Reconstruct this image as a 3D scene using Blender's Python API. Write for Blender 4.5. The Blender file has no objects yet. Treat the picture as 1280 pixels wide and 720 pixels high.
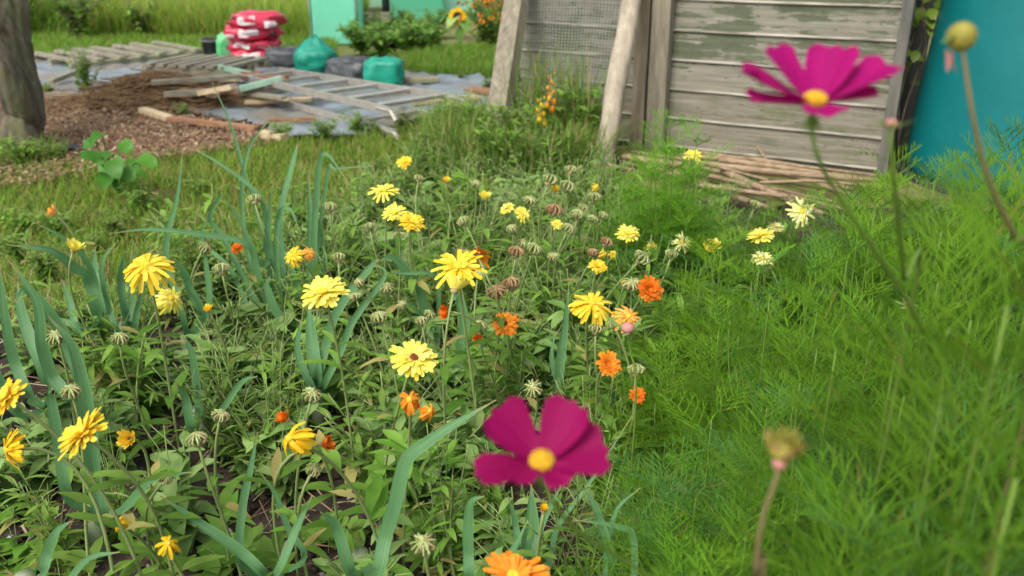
import bpy, math, random
import numpy as np
from mathutils import Vector, Matrix, noise
random.seed(7)
rng = np.random.default_rng(11)
R_ = math.radians
S = bpy.context.scene
COL = S.collection
# ------------------------------------------------------------------ camera
PITCH = R_(22.0); CAMH = 1.05; FPX = 1108.0
CAM = Vector((0, 0, CAMH))
FW = Vector((0, math.cos(PITCH), -math.sin(PITCH)))
UP = Vector((0, math.sin(PITCH), math.cos(PITCH)))
RT = Vector((1, 0, 0))
def ray(px, py):
    return FW + RT * ((px - 640) / FPX) - UP * ((py - 360) / FPX)
def P(px, py, d):
    return CAM + ray(px, py) * d
def G(px, py, z=0.0):
    r = ray(px, py)
    t = (z - CAMH) / r.z
    p = CAM + r * t
    return Vector((p.x, p.y, z))
cd = bpy.data.cameras.new('camera'); cam = bpy.data.objects.new('camera', cd); COL.objects.link(cam)
cam.location = CAM; cam.rotation_euler = (math.pi / 2 - PITCH, 0, 0)
cd.sensor_width = 36.0; cd.lens = 36.0 * FPX / 1280.0
cd.clip_start = 0.02; cd.clip_end = 400
cd.dof.use_dof = True; cd.dof.focus_distance = 1.5; cd.dof.aperture_fstop = 5.3
S.camera = cam
# ------------------------------------------------------------------ light
W = bpy.data.worlds.new('World'); S.world = W; W.use_nodes = True
nt = W.node_tree; bg = nt.nodes['Background']
sky = nt.nodes.new('ShaderNodeTexSky'); sky.sky_type = 'NISHITA'; sky.sun_disc = False
SUN_EL, SUN_ROT = R_(52), R_(215)
sky.sun_elevation = SUN_EL; sky.sun_rotation = SUN_ROT; sky.dust_density = 4.0; sky.air_density = 1.0
hs = nt.nodes.new('ShaderNodeHueSaturation'); hs.inputs['Saturation'].default_value = 0.35
nt.links.new(sky.outputs[0], hs.inputs['Color']); nt.links.new(hs.outputs[0], bg.inputs['Color'])
bg.inputs['Strength'].default_value = 0.15
sl = bpy.data.lights.new('sun', 'SUN'); sun = bpy.data.objects.new('sun', sl); COL.objects.link(sun)
sl.energy = 1.25; sl.angle = R_(22); sl.color = (1.0, 0.95, 0.86)
# direction the sunlight comes from (nishita: rotation 0 = +Y, clockwise seen from above)
sd = Vector((math.sin(SUN_ROT) * math.cos(SUN_EL), math.cos(SUN_ROT) * math.cos(SUN_EL), math.sin(SUN_EL)))
sun.rotation_euler = sd.to_track_quat('Z', 'Y').to_euler()
S.view_settings.view_transform = 'Standard'; S.view_settings.look = 'None'
S.view_settings.exposure = 0.80; S.view_settings.gamma = 1.0
S.cycles.max_bounces = 6; S.cycles.transparent_max_bounces = 8
S.cycles.use_denoising = True
# ------------------------------------------------------------------ materials
MATS = {}
def leafmat(name, c1, c2, trans=0.3, rough=0.5, nscale=25.0, c3=None, p3=0.0, spec=0.3):
    m = bpy.data.materials.new(name); m.use_nodes = True; n = m.node_tree; N = n.nodes; L = n.links
    b = N['Principled BSDF']; out = N['Material Output']
    geo = N.new('ShaderNodeNewGeometry'); tc = N.new('ShaderNodeTexCoord')
    ns = N.new('ShaderNodeTexNoise'); ns.inputs['Scale'].default_value = nscale; ns.inputs['Detail'].default_value = 3
    L.new(tc.outputs['Object'], ns.inputs['Vector'])
    add = N.new('ShaderNodeMath'); add.operation = 'MULTIPLY_ADD'
    L.new(ns.outputs['Fac'], add.inputs[0]); add.inputs[1].default_value = 0.9; 
    sub = N.new('ShaderNodeMath'); sub.operation = 'SUBTRACT'; L.new(geo.outputs['Random Per Island'], sub.inputs[0]); sub.inputs[1].default_value = 0.42
    L.new(sub.outputs[0], add.inputs[2])
    mix = N.new('ShaderNodeMix'); mix.data_type = 'RGBA'; mix.clamp_factor = True
    L.new(add.outputs[0], mix.inputs['Factor'])
    mix.inputs['A'].default_value = (*c1, 1); mix.inputs['B'].default_value = (*c2, 1)
    col = mix.outputs['Result']
    if c3:
        mm = N.new('ShaderNodeMix'); mm.data_type = 'RGBA'
        gt = N.new('ShaderNodeMath'); gt.operation = 'LESS_THAN'; gt.inputs[1].default_value = p3
        mo = N.new('ShaderNodeMath'); mo.operation = 'FRACT'; mu = N.new('ShaderNodeMath'); mu.operation = 'MULTIPLY'; mu.inputs[1].default_value = 17.3
        L.new(geo.outputs['Random Per Island'], mu.inputs[0]); L.new(mu.outputs[0], mo.inputs[0]); L.new(mo.outputs[0], gt.inputs[0])
        L.new(gt.outputs[0], mm.inputs['Factor']); L.new(col, mm.inputs['A']); mm.inputs['B'].default_value = (*c3, 1)
        col = mm.outputs['Result']
    L.new(col, b.inputs['Base Color']); b.inputs['Roughness'].default_value = rough
    b.inputs['Specular IOR Level'].default_value = spec
    if trans > 0:
        tr = N.new('ShaderNodeBsdfTranslucent'); L.new(col, tr.inputs['Color'])
        ms = N.new('ShaderNodeMixShader'); ms.inputs[0].default_value = trans
        L.new(b.outputs[0], ms.inputs[1]); L.new(tr.outputs[0], ms.inputs[2]); L.new(ms.outputs[0], out.inputs['Surface'])
    MATS[name] = m; return m
def solidmat(name, c1, c2, nscale=8.0, rough=0.8, bump=0.0, stretch=(1, 1, 1), detail=6, spec=0.3, c3=None, s3=2.0, t3=0.55, bscale=None, metal=0.0):
    m = bpy.data.materials.new(name); m.use_nodes = True; n = m.node_tree; N = n.nodes; L = n.links
    b = N['Principled BSDF']
    tc = N.new('ShaderNodeTexCoord'); mp = N.new('ShaderNodeMapping'); mp.inputs['Scale'].default_value = stretch
    L.new(tc.outputs['Object'], mp.inputs['Vector'])
    ns = N.new('ShaderNodeTexNoise'); ns.inputs['Scale'].default_value = nscale; ns.inputs['Detail'].default_value = detail; ns.inputs['Roughness'].default_value = 0.65
    L.new(mp.outputs[0], ns.inputs['Vector'])
    cr = N.new('ShaderNodeValToRGB'); cr.color_ramp.elements[0].position = 0.32; cr.color_ramp.elements[1].position = 0.68
    cr.color_ramp.elements[0].color = (*c1, 1); cr.color_ramp.elements[1].color = (*c2, 1)
    L.new(ns.outputs['Fac'], cr.inputs[0]); col = cr.outputs[0]
    if c3:
        n3 = N.new('ShaderNodeTexNoise'); n3.inputs['Scale'].default_value = s3; n3.inputs['Detail'].default_value = 5
        L.new(mp.outputs[0], n3.inputs['Vector'])
        r3 = N.new('ShaderNodeValToRGB'); r3.color_ramp.elements[0].position = t3 - 0.08; r3.color_ramp.elements[1].position = t3 + 0.08
        L.new(n3.outputs['Fac'], r3.inputs[0])
        mx = N.new('ShaderNodeMix'); mx.data_type = 'RGBA'; L.new(r3.outputs[0], mx.inputs['Factor']); L.new(col, mx.inputs['A']); mx.inputs['B'].default_value = (*c3, 1)
        col = mx.outputs['Result']
    L.new(col, b.inputs['Base Color']); b.inputs['Roughness'].default_value = rough; b.inputs['Specular IOR Level'].default_value = spec
    b.inputs['Metallic'].default_value = metal
    if bump > 0:
        bm_ = N.new('ShaderNodeBump'); bm_.inputs['Strength'].default_value = bump; bm_.inputs['Distance'].default_value = 0.02
        if bscale:
            nb = N.new('ShaderNodeTexNoise'); nb.inputs['Scale'].default_value = bscale; nb.inputs['Detail'].default_value = 6
            L.new(mp.outputs[0], nb.inputs['Vector']); L.new(nb.outputs['Fac'], bm_.inputs['Height'])
        else:
            L.new(ns.outputs['Fac'], bm_.inputs['Height'])
        L.new(bm_.outputs[0], b.inputs['Normal'])
    MATS[name] = m; return m
# foliage
leafmat('mat_leaf', (0.080, 0.205, 0.020), (0.26, 0.44, 0.080), 0.45, 0.65, 30, (0.40, 0.34, 0.12), 0.09, spec=0.12)
leafmat('mat_leaf_pale', (0.12, 0.26, 0.050), (0.34, 0.49, 0.16), 0.45, 0.65, 30, spec=0.12)
leafmat('mat_stem', (0.15, 0.23, 0.06), (0.32, 0.39, 0.15), 0.12, 0.5, 20)
leafmat('mat_leek', (0.048, 0.145, 0.050), (0.15, 0.32, 0.125), 0.32, 0.48, 14, spec=0.35)
def veins(m):
    N = m.node_tree.nodes; L = m.node_tree.links; b = N['Principled BSDF']
    src = b.inputs['Base Color'].links[0].from_socket
    uv = N.new('ShaderNodeUVMap'); mp = N.new('ShaderNodeMapping'); mp.inputs['Scale'].default_value = (16, 1.2, 1); L.new(uv.outputs[0], mp.inputs['Vector'])
    n = N.new('ShaderNodeTexNoise'); n.inputs['Scale'].default_value = 1.6; n.inputs['Detail'].default_value = 4; L.new(mp.outputs[0], n.inputs['Vector'])
    mr = N.new('ShaderNodeMapRange'); mr.inputs['From Min'].default_value = .3; mr.inputs['From Max'].default_value = .7; mr.inputs['To Min'].default_value = .68; mr.inputs['To Max'].default_value = 1.35; L.new(n.outputs['Fac'], mr.inputs[0])
    mu = N.new('ShaderNodeVectorMath'); mu.operation = 'SCALE'; L.new(src, mu.inputs[0]); L.new(mr.outputs[0], mu.inputs['Scale'])
    sp = N.new('ShaderNodeSeparateXYZ'); L.new(uv.outputs[0], sp.inputs[0])
    tip = N.new('ShaderNodeMapRange'); tip.inputs['From Min'].default_value = .90; tip.inputs['From Max'].default_value = 1.0; L.new(sp.outputs[1], tip.inputs[0])
    mx = N.new('ShaderNodeMix'); mx.data_type = 'RGBA'; L.new(tip.outputs[0], mx.inputs['Factor']); L.new(mu.outputs[0], mx.inputs['A']); mx.inputs['B'].default_value = (.34, .30, .12, 1)
    for l in list(src.links):
        if l.to_node != mu: t = l.to_socket; L.remove(l); L.new(mx.outputs['Result'], t)
    bp = N.new('ShaderNodeBump'); bp.inputs['Strength'].default_value = .35; bp.inputs['Distance'].default_value = .002; L.new(n.outputs['Fac'], bp.inputs['Height']); L.new(bp.outputs[0], b.inputs['Normal'])
veins(MATS['mat_leek'])
def streaks(m, lo, hi):
    N = m.node_tree.nodes; L = m.node_tree.links; b = N['Principled BSDF']; src = b.inputs['Base Color'].links[0].from_socket
    uv = N.new('ShaderNodeUVMap'); mp = N.new('ShaderNodeMapping'); mp.inputs['Scale'].default_value = (13, .7, 1); L.new(uv.outputs[0], mp.inputs['Vector'])
    n = N.new('ShaderNodeTexNoise'); n.inputs['Scale'].default_value = 1.5; n.inputs['Detail'].default_value = 3; L.new(mp.outputs[0], n.inputs['Vector'])
    mr = N.new('ShaderNodeMapRange'); mr.inputs['From Min'].default_value = .3; mr.inputs['From Max'].default_value = .7; mr.inputs['To Min'].default_value = lo; mr.inputs['To Max'].default_value = hi; L.new(n.outputs['Fac'], mr.inputs[0])
    mu = N.new('ShaderNodeVectorMath'); mu.operation = 'SCALE'; L.new(src, mu.inputs[0]); L.new(mr.outputs[0], mu.inputs['Scale'])
    for l in list(src.links):
        if l.to_node != mu: t = l.to_socket; L.remove(l); L.new(mu.outputs[0], t)
    bp = N.new('ShaderNodeBump'); bp.inputs['Strength'].default_value = .4; bp.inputs['Distance'].default_value = .001; L.new(n.outputs['Fac'], bp.inputs['Height']); L.new(bp.outputs[0], b.inputs['Normal'])
def grid_uv(o, nu, nv):
    me = o.data; lay = me.uv_layers.new(name='UVMap')
    for l in me.loops: i, j = divmod(l.vertex_index, nu + 1); lay.data[l.index].uv = (j / nu, i / nv)
def strip_uv(o):
    me = o.data; n = len(me.vertices) // 3 - 1; lay = me.uv_layers.new(name='UVMap'); off = random.random() * 7
    for l in me.loops: i, j = divmod(l.vertex_index, 3); lay.data[l.index].uv = (j / 2 + off * 0, i / max(n, 1))
leafmat('mat_shank', (0.13, 0.20, 0.10), (0.32, 0.36, 0.22), 0.1, 0.5, 20)
leafmat('mat_fern', (0.062, 0.185, 0.010), (0.18, 0.37, 0.028), 0.48, 0.7, 6, (0.24, 0.20, 0.05), 0.03, spec=0.1)
leafmat('mat_fern_young', (0.095, 0.26, 0.016), (0.22, 0.44, 0.04), 0.48, 0.7, 6, spec=0.1)
leafmat('mat_fern_blue', (0.055, 0.155, 0.026), (0.145, 0.31, 0.068), 0.48, 0.7, 6, (0.22, 0.18, 0.06), 0.03, spec=0.1)
leafmat('mat_grass', (0.11, 0.23, 0.022), (0.24, 0.36, 0.05), 0.40, 0.65, 3, (0.36, 0.28, 0.11), 0.16, spec=0.15)
leafmat('mat_verge', (0.11, 0.24, 0.022), (0.22, 0.37, 0.05), 0.42, 0.6, 3, (0.34, 0.30, 0.11), 0.10, spec=0.15)
leafmat('mat_meadow', (0.22, 0.38, 0.045), (0.42, 0.52, 0.09), 0.45, 0.6, 1.5, (0.52, 0.44, 0.16), 0.14)
leafmat('mat_weed', (0.10, 0.21, 0.028), (0.23, 0.36, 0.07), 0.40, 0.65, 12, (0.42, 0.34, 0.14), 0.14, spec=0.15)
leafmat('mat_shrub', (0.10, 0.25, 0.025), (0.25, 0.42, 0.07), 0.42, 0.5, 8)
leafmat('mat_gap_shade_leaf', (0.02, 0.05, 0.012), (0.05, 0.10, 0.02), 0.2, 0.4, 8)  # very dark leaf colour holds the shade of the shed gap
leafmat('mat_ivy', (0.10, 0.20, 0.015), (0.26, 0.36, 0.05), 0.35, 0.4, 8)
leafmat('mat_squash', (0.04, 0.15, 0.012), (0.09, 0.26, 0.025), 0.35, 0.45, 10)
def plant_tint(m, lo, hi, tintc):
    N = m.node_tree.nodes; L = m.node_tree.links; b = N['Principled BSDF']; src = b.inputs['Base Color'].links[0].from_socket
    oi = N.new('ShaderNodeObjectInfo'); mr = N.new('ShaderNodeMapRange'); mr.inputs['To Min'].default_value = lo; mr.inputs['To Max'].default_value = hi; L.new(oi.outputs['Random'], mr.inputs[0])
    mu = N.new('ShaderNodeVectorMath'); mu.operation = 'SCALE'; L.new(src, mu.inputs[0]); L.new(mr.outputs[0], mu.inputs['Scale'])
    fr = N.new('ShaderNodeMath'); fr.operation = 'FRACT'; m7 = N.new('ShaderNodeMath'); m7.operation = 'MULTIPLY'; m7.inputs[1].default_value = 7.31; L.new(oi.outputs['Random'], m7.inputs[0]); L.new(m7.outputs[0], fr.inputs[0])
    m5 = N.new('ShaderNodeMath'); m5.operation = 'MULTIPLY'; m5.inputs[1].default_value = .35; L.new(fr.outputs[0], m5.inputs[0])
    mx = N.new('ShaderNodeMix'); mx.data_type = 'RGBA'; L.new(m5.outputs[0], mx.inputs['Factor']); L.new(mu.outputs[0], mx.inputs['A']); mx.inputs['B'].default_value = (*tintc, 1)
    for l in list(src.links):
        if l.to_node != mu: t = l.to_socket; L.remove(l); L.new(mx.outputs['Result'], t)
for k_, tc_ in (('mat_fern', (.20, .34, .02)), ('mat_fern_blue', (.10, .28, .06)), ('mat_leaf', (.24, .34, .07)), ('mat_leaf_pale', (.30, .42, .16))): plant_tint(MATS[k_], .55 if 'fern' in k_ else .7, 1.30, tc_)
# petals
def petal(name, a, b, tr=0.3):
    leafmat(name, a, b, tr, 0.6, 40, spec=0.15)
petal('mat_yellow', (0.80, 0.52, 0.018), (0.93, 0.74, 0.09))
petal('mat_gold', (0.78, 0.45, 0.010), (0.90, 0.61, 0.03))
petal('mat_lemon', (0.80, 0.68, 0.07), (0.92, 0.84, 0.22))
petal('mat_pale', (0.82, 0.78, 0.25), (0.92, 0.90, 0.50))
petal('mat_orange', (0.74, 0.20, 0.008), (0.88, 0.36, 0.04))
petal('mat_apricot', (0.80, 0.34, 0.04), (0.92, 0.52, 0.13))
petal('mat_deep_orange', (0.62, 0.11, 0.005), (0.80, 0.24, 0.02))
petal('mat_magenta', (0.20, 0.001, 0.054), (0.29, 0.002, 0.085), 0.3)
petal('mat_cerise', (0.28, 0.001, 0.10), (0.40, 0.004, 0.155), 0.35)
leafmat('mat_olive', (0.20, 0.17, 0.02), (0.34, 0.30, 0.06), 0.05, 0.7, 200)
for k_ in ('mat_magenta', 'mat_cerise'): streaks(MATS[k_], .78, 1.22)
solidmat('mat_eye', (0.10, 0.02, 0.01), (0.22, 0.06, 0.02), 120, 0.9)
solidmat('mat_pollen', (0.70, 0.33, 0.01), (0.90, 0.60, 0.04), 220, 0.9, 0.6)
solidmat('mat_yellow_disc', (0.66, 0.38, 0.012), (0.88, 0.62, 0.06), 160, 0.9, 0.5)
leafmat('mat_seed', (0.22, 0.29, 0.08), (0.50, 0.55, 0.25), 0.15, 0.7, 60, (0.42, 0.33, 0.16), 0.2, spec=0.15)
leafmat('mat_seed_brown', (0.24, 0.13, 0.055), (0.46, 0.32, 0.17), 0.15, 0.8, 60, spec=0.1)
leafmat('mat_bud', (0.42, 0.12, 0.12), (0.62, 0.30, 0.26), 0.2, 0.6, 60)
leafmat('mat_red_stem', (0.13, 0.11, 0.045), (0.20, 0.16, 0.07), 0.05, 0.6, 60)
leafmat('mat_cosmos_stem', (0.09, 0.16, 0.025), (0.15, 0.24, 0.04), 0.05, 0.6, 60, spec=0.15)
# ground & things
solidmat('mat_soil', (0.016, 0.011, 0.008), (0.065, 0.046, 0.034), 22, 0.95, 0.8, c3=(0.09, 0.07, 0.05), s3=60, t3=0.66)
solidmat('mat_clod', (0.022, 0.015, 0.011), (0.085, 0.062, 0.046), 40, 0.95, 0.5)
solidmat('mat_ground', (0.10, 0.14, 0.03), (0.22, 0.20, 0.07), 5, 0.95, 0.4, c3=(0.10, 0.07, 0.035), s3=1.7, t3=0.56)
solidmat('mat_mulch', (0.10, 0.058, 0.032), (0.26, 0.16, 0.09), 30, 0.95, 0.8)
leafmat('mat_chip', (0.15, 0.085, 0.045), (0.32, 0.20, 0.115), 0.0, 0.85, 8, (0.48, 0.37, 0.25), 0.10)
solidmat('mat_sheet', (0.115, 0.145, 0.16), (0.25, 0.295, 0.32), 7, 0.42, 0.5, c3=(0.19, 0.165, 0.125), s3=2.6, t3=0.54, spec=0.5)
solidmat('mat_bark', (0.030, 0.025, 0.017), (0.185, 0.155, 0.11), 17, 0.95, 1.0, (1, 1, 0.22), c3=(0.10, 0.11, 0.05), s3=5, t3=0.6)
def boardmat(name, w1, w2, p1, p2, cover):
    m = bpy.data.materials.new(name); m.use_nodes = True; N = m.node_tree.nodes; L = m.node_tree.links; b = N['Principled BSDF']
    tc = N.new('ShaderNodeTexCoord'); geo = N.new('ShaderNodeNewGeometry')
    def noise_(scale, st, det=6):
        mp = N.new('ShaderNodeMapping'); mp.inputs['Scale'].default_value = st; L.new(tc.outputs['Object'], mp.inputs['Vector'])
        n = N.new('ShaderNodeTexNoise'); n.inputs['Scale'].default_value = scale; n.inputs['Detail'].default_value = det; n.inputs['Roughness'].default_value = .7
        L.new(mp.outputs[0], n.inputs['Vector']); return n.outputs['Fac']
    def ramp(f, p0, p1_, c0, c1):
        r = N.new('ShaderNodeValToRGB'); r.color_ramp.elements[0].position = p0; r.color_ramp.elements[1].position = p1_
        r.color_ramp.elements[0].color = (*c0, 1); r.color_ramp.elements[1].color = (*c1, 1); L.new(f, r.inputs[0]); return r.outputs[0]
    def mix(f, A, B):
        x = N.new('ShaderNodeMix'); x.data_type = 'RGBA'; L.new(f, x.inputs['Factor']); L.new(A, x.inputs['A']); L.new(B, x.inputs['B']); return x.outputs['Result']
    grain = noise_(7, (.5, .5, 14)); wood = ramp(grain, .3, .7, w1, w2)
    paint = ramp(noise_(5, (.6, .6, 5)), .3, .7, p1, p2)
    streak = noise_(5, (.7, .7, 9), 10); patch = noise_(2.2, (1, 1, 1.6), 4)
    ad = N.new('ShaderNodeMath'); ad.operation = 'ADD'; L.new(streak, ad.inputs[0]); L.new(patch, ad.inputs[1])
    ri = N.new('ShaderNodeMath'); ri.operation = 'MULTIPLY_ADD'; L.new(geo.outputs['Random Per Island'], ri.inputs[0]); ri.inputs[1].default_value = .12; L.new(ad.outputs[0], ri.inputs[2])
    msk = ramp(ri.outputs[0], cover - .09, cover + .09, (1, 1, 1), (0, 0, 0))
    col = mix(msk, wood, paint)
    spot = ramp(noise_(60, (.35, .35, 1.6), 3), .63, .70, (0, 0, 0), (1, 1, 1)); dk = N.new('ShaderNodeRGB'); dk.outputs[0].default_value = (w1[0] * .35, w1[1] * .35, w1[2] * .3, 1)
    col = mix(spot, col, dk.outputs[0])
    L.new(col, b.inputs['Base Color']); b.inputs['Roughness'].default_value = .85; b.inputs['Specular IOR Level'].default_value = .2
    bp = N.new('ShaderNodeBump'); bp.inputs['Strength'].default_value = .5; bp.inputs['Distance'].default_value = .01; L.new(ri.outputs[0], bp.inputs['Height']); L.new(bp.outputs[0], b.inputs['Normal'])
    MATS[name] = m
boardmat('mat_board', (.14, .132, .10), (.30, .28, .225), (.072, .085, .050), (.135, .148, .092), 1.08)
boardmat('mat_board_low', (.13, .115, .086), (.28, .255, .20), (.10, .105, .06), (.18, .18, .115), 0.96)
solidmat('mat_bare_edge', (.26, .24, .19), (.50, .46, .38), 9, .85, .2, (.6, .6, 6), c3=(.14, .13, .09), s3=7, t3=.56)
solidmat('mat_post', (0.14, 0.122, 0.088), (0.30, 0.262, 0.195), 12, 0.85, 0.5, (3, 3, 0.35), c3=(0.20, 0.20, 0.12), s3=3, t3=0.6)
solidmat('mat_pole', (0.26, 0.22, 0.16), (0.46, 0.40, 0.305), 10, 0.8, 0.4, (3, 3, 0.4), c3=(0.24, 0.20, 0.13), s3=6, t3=0.66)
solidmat('mat_dark_post', (0.13, 0.105, 0.07), (0.26, 0.21, 0.15), 12, 0.9, 0.4, (3, 3, 0.35))
solidmat('mat_trim', (0.085, 0.085, 0.072), (0.17, 0.16, 0.135), 10, 0.9, 0.3, (3, 3, 0.4))
solidmat('mat_felt', (0.03, 0.03, 0.032), (0.06, 0.06, 0.06), 30, 0.95, 0.3)
solidmat('mat_wire', (0.24, 0.25, 0.21), (0.40, 0.41, 0.35), 30, 0.6)
solidmat('mat_tank', (0.0, 0.125, 0.128), (0.003, 0.168, 0.17), 3, 0.45, 0.05, c3=(0.004, 0.147, 0.15), s3=1.4, t3=0.6, spec=0.4)
solidmat('mat_stick', (0.17, 0.115, 0.065), (0.38, 0.28, 0.18), 14, 0.9, 0.5, (0.3, 3, 3))
solidmat('mat_twig', (0.16, 0.095, 0.05), (0.38, 0.25, 0.13), 9, 0.9)
solidmat('mat_fresh_wood', (0.42, 0.32, 0.19), (0.60, 0.48, 0.31), 8, 0.75, 0.2, (0.4, 4, 4))
solidmat('mat_grey_wood', (0.15, 0.135, 0.095), (0.34, 0.305, 0.235), 8, 0.85, 0.3, (0.4, 4, 4), c3=(0.26, 0.27, 0.17), s3=2, t3=0.6)
solidmat('mat_brown_wood', (0.18, 0.09, 0.05), (0.36, 0.20, 0.11), 8, 0.85, 0.3, (0.4, 4, 4))
solidmat('mat_ladder', (0.30, 0.285, 0.25), (0.44, 0.415, 0.365), 20, 0.42, 0.1, metal=0.35, spec=0.5)
solidmat('mat_red_bag', (0.50, 0.012, 0.045), (0.66, 0.04, 0.09), 8, 0.35, 0.25, spec=0.5)
solidmat('mat_white_print', (0.62, 0.50, 0.50), (0.80, 0.72, 0.70), 12, 0.4, 0.2)
solidmat('mat_dark_print', (0.04, 0.03, 0.035), (0.09, 0.06, 0.06), 12, 0.4, 0.2)
solidmat('mat_green_bag', (0.05, 0.40, 0.12), (0.22, 0.58, 0.30), 9, 0.4, 0.3)
solidmat('mat_black_plastic', (0.012, 0.013, 0.015), (0.035, 0.037, 0.04), 10, 0.4, 0.5, spec=0.5)
solidmat('mat_grey_bag', (0.045, 0.050, 0.055), (0.12, 0.13, 0.135), 9, 0.38, 0.5, spec=0.5)
solidmat('mat_teal_bag', (0.0, 0.22, 0.14), (0.01, 0.38, 0.25), 9, 0.4, 0.5, spec=0.5)
solidmat('mat_green_metal', (0.22, 0.40, 0.28), (0.36, 0.52, 0.40), 9, 0.5)
solidmat('mat_stone', (0.20, 0.18, 0.16), (0.42, 0.40, 0.36), 20, 0.9, 0.4)
solidmat('mat_flower_eye', (0.03, 0.014, 0.008), (0.07, 0.03, 0.012), 90, 0.9, 0.6)
def netmat(name, c, alpha):
    m = bpy.data.materials.new(name); m.use_nodes = True; N = m.node_tree.nodes; L = m.node_tree.links
    b = N['Principled BSDF']; b.inputs['Base Color'].default_value = (*c, 1); b.inputs['Roughness'].default_value = 0.7
    t = N.new('ShaderNodeBsdfTransparent'); tl = N.new('ShaderNodeBsdfTranslucent'); tl.inputs['Color'].default_value = (*c, 1)
    m1 = N.new('ShaderNodeMixShader'); m1.inputs[0].default_value = 0.35; L.new(b.outputs[0], m1.inputs[1]); L.new(tl.outputs[0], m1.inputs[2])
    m2 = N.new('ShaderNodeMixShader')
    tc = N.new('ShaderNodeTexCoord'); ns = N.new('ShaderNodeTexNoise'); ns.inputs['Scale'].default_value = 3
    L.new(tc.outputs['Object'], ns.inputs['Vector'])
    mr = N.new('ShaderNodeMapRange'); mr.inputs['To Min'].default_value = alpha - 0.12; mr.inputs['To Max'].default_value = min(1.0, alpha + 0.12)
    L.new(ns.outputs['Fac'], mr.inputs[0]); L.new(mr.outputs[0], m2.inputs[0])
    L.new(t.outputs[0], m2.inputs[1]); L.new(m1.outputs[0], m2.inputs[2]); L.new(m2.outputs[0], N['Material Output'].inputs['Surface'])
    MATS[name] = m
netmat('mat_net_bright', (0.26, 0.84, 0.6), 0.8)
netmat('mat_net_green', (0.14, 0.6, 0.38), 0.78)
netmat('mat_net_pale', (0.45, 0.84, 0.68), 0.72)
# ------------------------------------------------------------------ mesh building
class MB:
    def __init__(s): s.v = []; s.f = []; s.mi = []
    def add(s, vs, fs, mi=0):
        o = len(s.v); s.v.extend(vs); s.f.extend([tuple(i + o for i in f) for f in fs]); s.mi.extend([mi] * len(fs))
    def build(s, name, mats, parent=None, origin=None, smooth=True):
        if isinstance(mats, str): mats = [mats]
        og = Vector(origin) if origin is not None else (parent.location.copy() if parent is not None else Vector((0, 0, 0)))
        me = bpy.data.meshes.new(name)
        me.from_pydata([(v[0] - og.x, v[1] - og.y, v[2] - og.z) for v in s.v], [], s.f)
        for m in mats: me.materials.append(MATS[m])
        if len(mats) > 1: me.polygons.foreach_set('material_index', s.mi)
        if smooth: me.polygons.foreach_set('use_smooth', [True] * len(me.polygons))
        me.update()
        o = bpy.data.objects.new(name, me); COL.objects.link(o)
        if parent is not None: o.parent = parent
        else: o.location = og
        return o
def tag(o, label=None, cat=None, group=None, kind=None):
    if label: o['label'] = label
    if cat: o['category'] = cat
    if group: o['group'] = group
    if kind: o['kind'] = kind
    return o
def thing(name, label, cat, loc=(0, 0, 0), group=None, rz=0.0):
    o = bpy.data.objects.new(name, None); COL.objects.link(o); o.location = loc; o.rotation_euler = (0, 0, rz)
    o.empty_display_size = 0.05
    return tag(o, label, cat, group)
def dup(root, loc, rz=0.0, sc=(1, 1, 1), label=None, group=None, tilt=(0, 0)):
    r = root.copy(); COL.objects.link(r); r.location = loc; r.rotation_euler = (tilt[0], tilt[1], rz); r.scale = sc
    if label: r['label'] = label
    if group: r['group'] = group
    for ch in list(root.children):
        c = ch.copy(); COL.objects.link(c); c.parent = r
        for g in list(ch.children):
            d = g.copy(); COL.objects.link(d); d.parent = c
    return r
def smoothpath(pts, n=6):
    pts = [Vector(p) for p in pts]
    if len(pts) < 3:
        return [pts[0].lerp(pts[1], i / n) for i in range(n + 1)]
    out = []
    q = [pts[0] * 2 - pts[1]] + pts + [pts[-1] * 2 - pts[-2]]
    for i in range(1, len(q) - 2):
        p0, p1, p2, p3 = q[i - 1:i + 3]
        for k in range(n):
            t = k / n
            out.append(0.5 * ((2 * p1) + (p2 - p0) * t + (2 * p0 - 5 * p1 + 4 * p2 - p3) * t * t + (3 * p1 - p0 - 3 * p2 + p3) * t ** 3))
    out.append(pts[-1]); return out
def bez(p0, p1, p2, p3, n=10):
    return [p0 * (1 - t) ** 3 + p1 * 3 * t * (1 - t) ** 2 + p2 * 3 * t * t * (1 - t) + p3 * t ** 3 for t in [i / n for i in range(n + 1)]]
def tube(mb, pts, r0, r1=None, sides=6, mi=0, cap=True, rf=None):
    if r1 is None: r1 = r0
    n = len(pts); vs = []; fs = []
    x = None
    for i, p in enumerate(pts):
        t = (pts[min(i + 1, n - 1)] - pts[max(i - 1, 0)])
        if t.length < 1e-9: t = Vector((0, 0, 1))
        t.normalize()
        if x is None:
            x = t.orthogonal().normalized()
        else:
            x = x - t * x.dot(t)
            x = x.normalized() if x.length > 1e-6 else t.orthogonal().normalized()
        y = t.cross(x)
        r = r0 + (r1 - r0) * i / max(n - 1, 1)
        for k in range(sides):
            a = 2 * math.pi * k / sides
            rr = r * (rf(i / max(n - 1, 1), a) if rf else 1)
            vs.append(p + x * (math.cos(a) * rr) + y * (math.sin(a) * rr))
    for i in range(n - 1):
        for k in range(sides):
            k2 = (k + 1) % sides
            fs.append((i * sides + k, i * sides + k2, (i + 1) * sides + k2, (i + 1) * sides + k))
    if cap:
        fs.append(tuple(range(sides - 1, -1, -1))); fs.append(tuple((n - 1) * sides + k for k in range(sides)))
    mb.add(vs, fs, mi)
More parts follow.
